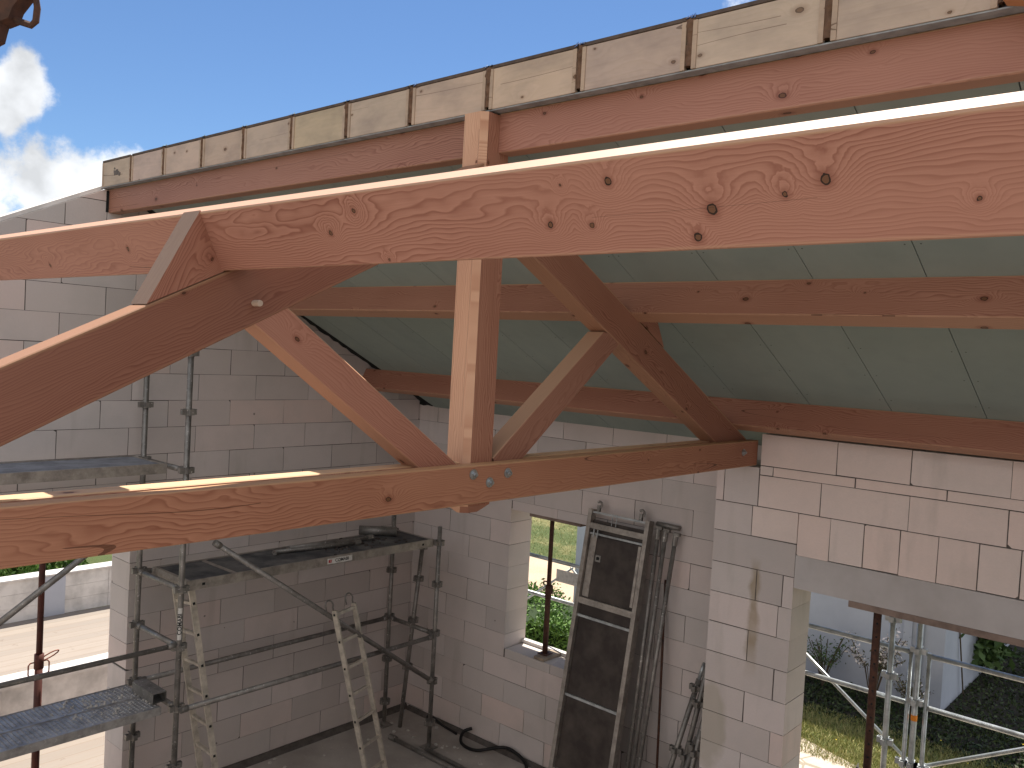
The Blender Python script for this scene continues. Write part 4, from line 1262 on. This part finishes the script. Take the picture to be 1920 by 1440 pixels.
# ------------------------------------------------------------------ outside left: terrace parapets
t = thing('parapet_wall', 'long low white block parapet beyond the terrace boards', 'wall', (-6.3, -2, -0.02))
b = MB()
for k_ in range(14):
    a = -9.5 + k_ * 0.95
    for r_ in range(3):
        b.box((-6.35, a + 0.003, -0.02 + r_ * 0.21 + 0.002), (-6.15 + random.uniform(-.002, .002), a + 0.947, -0.02 + (r_ + 1) * 0.21 - 0.001))
b.build('blocks', 'whiteblock', t)
MB().box((-6.40, -9.5, 0.6105), (-6.12, 3.8, 0.635)).build('coping', 'whiteblock', t)
MB().box((-6.149, -1.95, -0.02), (-6.141, -1.62, 0.605)).build('render_strip', 'plaster', t)
t = thing('balcony_upstand', 'low white upstand between the house and the terrace boards', 'wall', (-2.0, -3, -0.02))
MB().box((-2.12, -9, -0.019), (-2.0, 3.0, 0.60)).build('upstand_body', 'whiteblock', t)
MB().box((-2.16, -9, 0.6005), (-1.985, 3.0, 0.70)).build('coping', 'whiteblock', t)
b = MB()
for k_ in range(24):
    y_ = random.uniform(-4.6, -2.4); b.box((-1.9845, y_, 0.62 + random.uniform(0, .05)), (-1.983, y_ + random.uniform(.01, .035), 0.64 + random.uniform(0, .04)))
b.build('tar_spots', 'seal', t)
MB().box((-1.999, -4.02, 0.05), (-1.99, -3.93, 0.56)).build('vent_slot', 'seal', t)
for y_ in (-4.10, -3.92): MB().box((-1.999, y_, 0.03), (-1.97, y_ + 0.04, 0.58)).build('post', 'whiteblock', t)
o = MB()
o.add([(-9.5, -6, 0.55), (-9.5, -1.35, 0.55), (-12.5, -1.9, 1.1), (-12.5, -6, 1.1)], [(0, 1, 2, 3)])
o.add([(-12.5, -6, 1.1), (-12.5, -1.9, 1.1), (-12.5, -1.9, -0.3), (-12.5, -6, -0.3)], [(0, 1, 2, 3)])
o.add([(-9.5, -6, -0.3), (-9.5, -1.35, -0.3), (-9.5, -1.35, 0.55), (-9.5, -6, 0.55)], [(0, 1, 2, 3)])
o.add([(-9.5, -1.35, -0.3), (-12.5, -1.9, -0.3), (-12.5, -1.9, 1.1), (-9.5, -1.35, 0.55)], [(0, 1, 2, 3)])
tag(o.build('shed', 'plaster2'), 'cream shed roof beyond the white parapet on the left', 'shed')

# ------------------------------------------------------------------ neighbour house, plants
t = thing('neighbour_house', 'bluish white rendered house corner in shade beyond the outdoor scaffold', 'house', (1.4, 8.5, -0.3))
b = MB().box((-1.85, 5.9, -0.3), (4.60, 14, 3.35)); b.build('walls', 'plaster', t)
b = MB().prism([(-2.0, 5.75), (4.75, 5.75), (4.75, 14.2), (-2.0, 14.2)], lambda u, v, d: (u, v, d), 3.3505, 3.42); b.build('roof', 'concrete', t)
MB().box((4.05, 5.87, -0.3), (4.17, 5.899, 3.34)).build('pilaster', 'plaster', t)
MB().tube((4.30, 5.86, 0.05), (4.30, 5.86, 3.3), 0.035, 12).build('downpipe', 'plaster', t, smooth=True)

def leaves(b, n, fn, s0, s1):
    for k_ in range(n):
        p = Vector(fn())
        a = Vector((random.gauss(0, 1), random.gauss(0, 1), random.gauss(0, 1) + 0.4)).normalized()
        u = a.orthogonal().normalized(); u = Matrix.Rotation(random.uniform(0, 6.28), 3, a) @ u
        v = a.cross(u); s = random.uniform(s0, s1)
        b.add([p - u * s, p - v * s * 0.45, p + u * s, p + v * s * 0.45], [(0, 1, 2, 3)])
# hedge
def hedge_pt():
    x = random.uniform(-4.2, 1.6); y = random.uniform(2.9, 4.4)
    top = 0.42 + 0.10 * math.sin(x * 3.1) + 0.07 * math.sin(y * 5 + x * 7) + random.gauss(0, 0.05)
    z = top - abs(random.gauss(0, 0.12)) if random.random() < 0.7 else random.uniform(-0.25, top)
    if random.random() < 0.3: y = 2.9 + abs(random.gauss(0, 0.06)); z = random.uniform(-0.25, top)
    return (x, y, z)
t = thing('hedge', 'clipped bright green hedge below the window', 'hedge', (-1.3, 3.6, -0.3))
b = MB(); leaves(b, 30000, hedge_pt, 0.018, 0.048); b.build('foliage', 'leaf', t)
MB().box((-4.1, 2.97, -0.29), (1.5, 4.33, 0.31)).build('core', 'darkleaf', t)
# ivy
def ivy_pt():
    z = random.uniform(-0.05, 2.3); y = 8.1 + random.gauss(0, 0.36) * (0.5 + min(1, z + .1)) + z * 0.25
    return (4.62 + abs(random.gauss(0, 0.14)), y, z)
t = thing('ivy', 'dark green ivy hanging on the side of the white house', 'ivy', (4.65, 8.8, 0.3))
b = MB(); leaves(b, 2600, ivy_pt, 0.05, 0.11); b.build('foliage', 'ivy', t)
MB().path([(4.63, 8.5, -0.28), (4.64, 8.7, 0.5), (4.63, 8.9, 1.6)], 0.02, 6).build('stem', 'twig', t)
# shrubs at foot of the wall
def shrub(label, x, y, h, w, nl, flowers, leafm_='shrubleaf'):
    t = thing('shrub', label, 'shrub', (x, y, -0.3))
    b = MB(); fl = MB(); lf = MB()
    for k_ in range(18):
        a = random.uniform(0, 6.28); r = random.uniform(0.2, 1) * w
        e = Vector((x + r * math.cos(a), y + r * math.sin(a) * 0.5, -0.3 + h * random.uniform(0.6, 1.05)))
        m_ = Vector((x + r * 0.35 * math.cos(a), y + r * .2 * math.sin(a), -0.3 + h * 0.5))
        b.path([(x, y, -0.3), m_, e], 0.006, 5)
        leaves(lf, nl // 18, lambda: m_.lerp(e, random.random()) + Vector((random.gauss(0, .04), random.gauss(0, .04), random.gauss(0, .04))), 0.012, 0.032)
        if flowers: leaves(fl, flowers // 18, lambda: m_.lerp(e, random.uniform(.3, 1)) + Vector((random.gauss(0, .035), random.gauss(0, .035), random.gauss(0, .035))), 0.014, 0.032)
    b.build('stems', 'twig', t); lf.build('foliage', leafm_, t)
    if flowers: struct(fl.build('flowers', 'petal', t), 'stuff')
shrub('spindly shrub with pale blossom in front of the white house', 3.85, 5.35, 1.15, 0.42, 700, 620)
shrub('thin dark shrub left of the blossoming one against the white house', 3.05, 5.6, 0.75, 0.40, 500, 0, 'ivy')
shrub('low leafy shrub right of the blossoming one at the wall foot', 4.35, 5.45, 0.55, 0.28, 420, 40)
for lab, p, q in (('thin stick leaning on the side wall, nearer of two', (4.66, 6.9, -0.3), (4.61, 6.5, 1.05)), ('thin stick leaning on the side wall, farther of two', (4.70, 8.2, -0.3), (4.61, 7.7, 0.5))):
    tag(MB().tube(p, q, 0.012, 6).build('garden_stick', 'twig'), lab, 'stick', 'sticks at the side wall')
# grass
def grass(name, label, n, fn, h0, h1):
    b = MB()
    for k_ in range(n):
        x, y = fn(); h = random.uniform(h0, h1); a = random.uniform(0, 6.28); w = 0.006
        dx, dy = math.cos(a) * w, math.sin(a) * w; lx, ly = random.gauss(0, 0.03), random.gauss(0, 0.03)
        b.add([(x - dx, y - dy, -0.3), (x + dx, y + dy, -0.3), (x + lx, y + ly, -0.3 + h)], [(0, 1, 2)])
    return struct(tag(b.build(name, 'blade'), label, 'grass'), 'stuff')
grass('grass', 'short dry grass between the paving and the white house', 42000, lambda: (random.uniform(2.2, 9.0), 3.2 + 1.55 * random.random() ** 1.1), 0.03, 0.085)
grass('dry_grass', 'dry patchy grass beyond the gravel yard', 14000, lambda: (random.uniform(-12, -2), random.uniform(8.3, 14)), 0.02, 0.07)
b = MB()
for k_ in range(26):
    x, y = random.uniform(3.6, 7.5), random.uniform(3.5, 5.6)
    b.tube((x, y, -0.3 + 0.09), (x, y, -0.3 + 0.095), 0.009, 7)
struct(tag(b.build('dandelions', 'yellow'), 'small yellow flowers dotted in the grass', 'flowers'), 'stuff')
struct(sheet('lawn_shadow', -1.8, 9.5, 4.62, 5.899, -0.291, 'shadow_ground', 0.02))  # dark sheet standing in for the house shadow on the grass
struct(sheet('side_shadow', 4.605, 9.5, 5.9, 12.0, -0.291, 'shadow_ground', 0.02))  # same painted shadow, continued beside the house
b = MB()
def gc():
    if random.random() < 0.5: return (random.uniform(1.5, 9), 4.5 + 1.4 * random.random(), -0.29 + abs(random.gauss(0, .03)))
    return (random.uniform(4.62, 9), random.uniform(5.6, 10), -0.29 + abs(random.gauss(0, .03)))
leaves(b, 22000, gc, 0.012, 0.04)  # dark leaves carry the lawn's shadow in their colour
struct(tag(b.build('shadow_leaves', 'cover'), 'dark low leaves standing in for the white house shadow on the lawn', 'ground cover'), 'stuff')
def bush(label, x, y, r, h, n):
    t = thing('bush', label, 'bush', (x, y, -0.3), 'bushes beyond the parapet')
    b = MB()
    def f():
        a = random.uniform(0, 6.28); q = random.random() ** 0.4
        zz = random.random()
        return (x + r * q * math.cos(a) * (1 - 0.4 * zz), y + r * q * math.sin(a) * (1 - 0.4 * zz), -0.3 + h * zz + random.gauss(0, .05))
    leaves(b, n, f, 0.03, 0.075); b.build('foliage', 'leaf', t)
    MB().tube((x, y, -0.3), (x, y, -0.3 + h * .7), 0.04, 7, r2=0.015).build('trunk', 'twig', t)
bush('dark green bush just behind the parapet, left one', -7.4, -1.95, 0.55, 1.2, 2600)
bush('green bush just behind the parapet, right one', -7.3, -1.2, 0.5, 1.1, 2200)

# ------------------------------------------------------------------ hanging hook in the top left corner
t = thing('lifting_clamp', 'rust brown lifting clamp with a bent handle hanging in the top left corner', 'clamp', (5.2, -6.4, 5.2))
c0 = Vector((5.268, -6.364, 5.222))
xa_ = Vector((0.7508, 0.6583, 0.0)).normalized(); za_ = Vector((0, 0, 1)); na_ = xa_.cross(za_)
fr = frame(c0, xa_, za_)
def hk(u, v): return (u * 0.00127, v * 0.00127)
# outline drawn in the clamp's own plane, millimetre scale
handle = [(30, -38), (58, -45), (66, -40), (70, -20), (69, 2), (62, 22), (40, 40)]
MB().path([(u * 0.00137, 0, v * 0.00137) for u, v in [(20, -34), (34, -40), (56, -46), (64, -38), (66, -14), (62, 6), (50, 24)]], 0.0085, 6).build('handle', 'rust', t, fr)
b = MB().prism([hk(u, v) for u, v in [(-90, -40), (8, -52), (26, -44), (34, -22), (50, 0), (62, 14), (66, 90), (-90, 90)]], lambda u, v, d: (u, d, v), -0.025, 0.025)
b.build('clamp_body', 'rust', t, fr)
b = MB().prism([hk(u, v) for u, v in [(-40, -40), (10, -50), (6, -66), (2, -84), (-12, -92), (-40, -88)]], lambda u, v, d: (u, d, v), -0.018, 0.018)
b.build('jaw', 'rust', t, fr)
MB().path([fr @ Vector((0, 0, 0.10)), fr @ Vector((0, 0, 0.6)), fr @ Vector((0, 0, 3))], 0.012, 8).build('sling', 'rust', t)
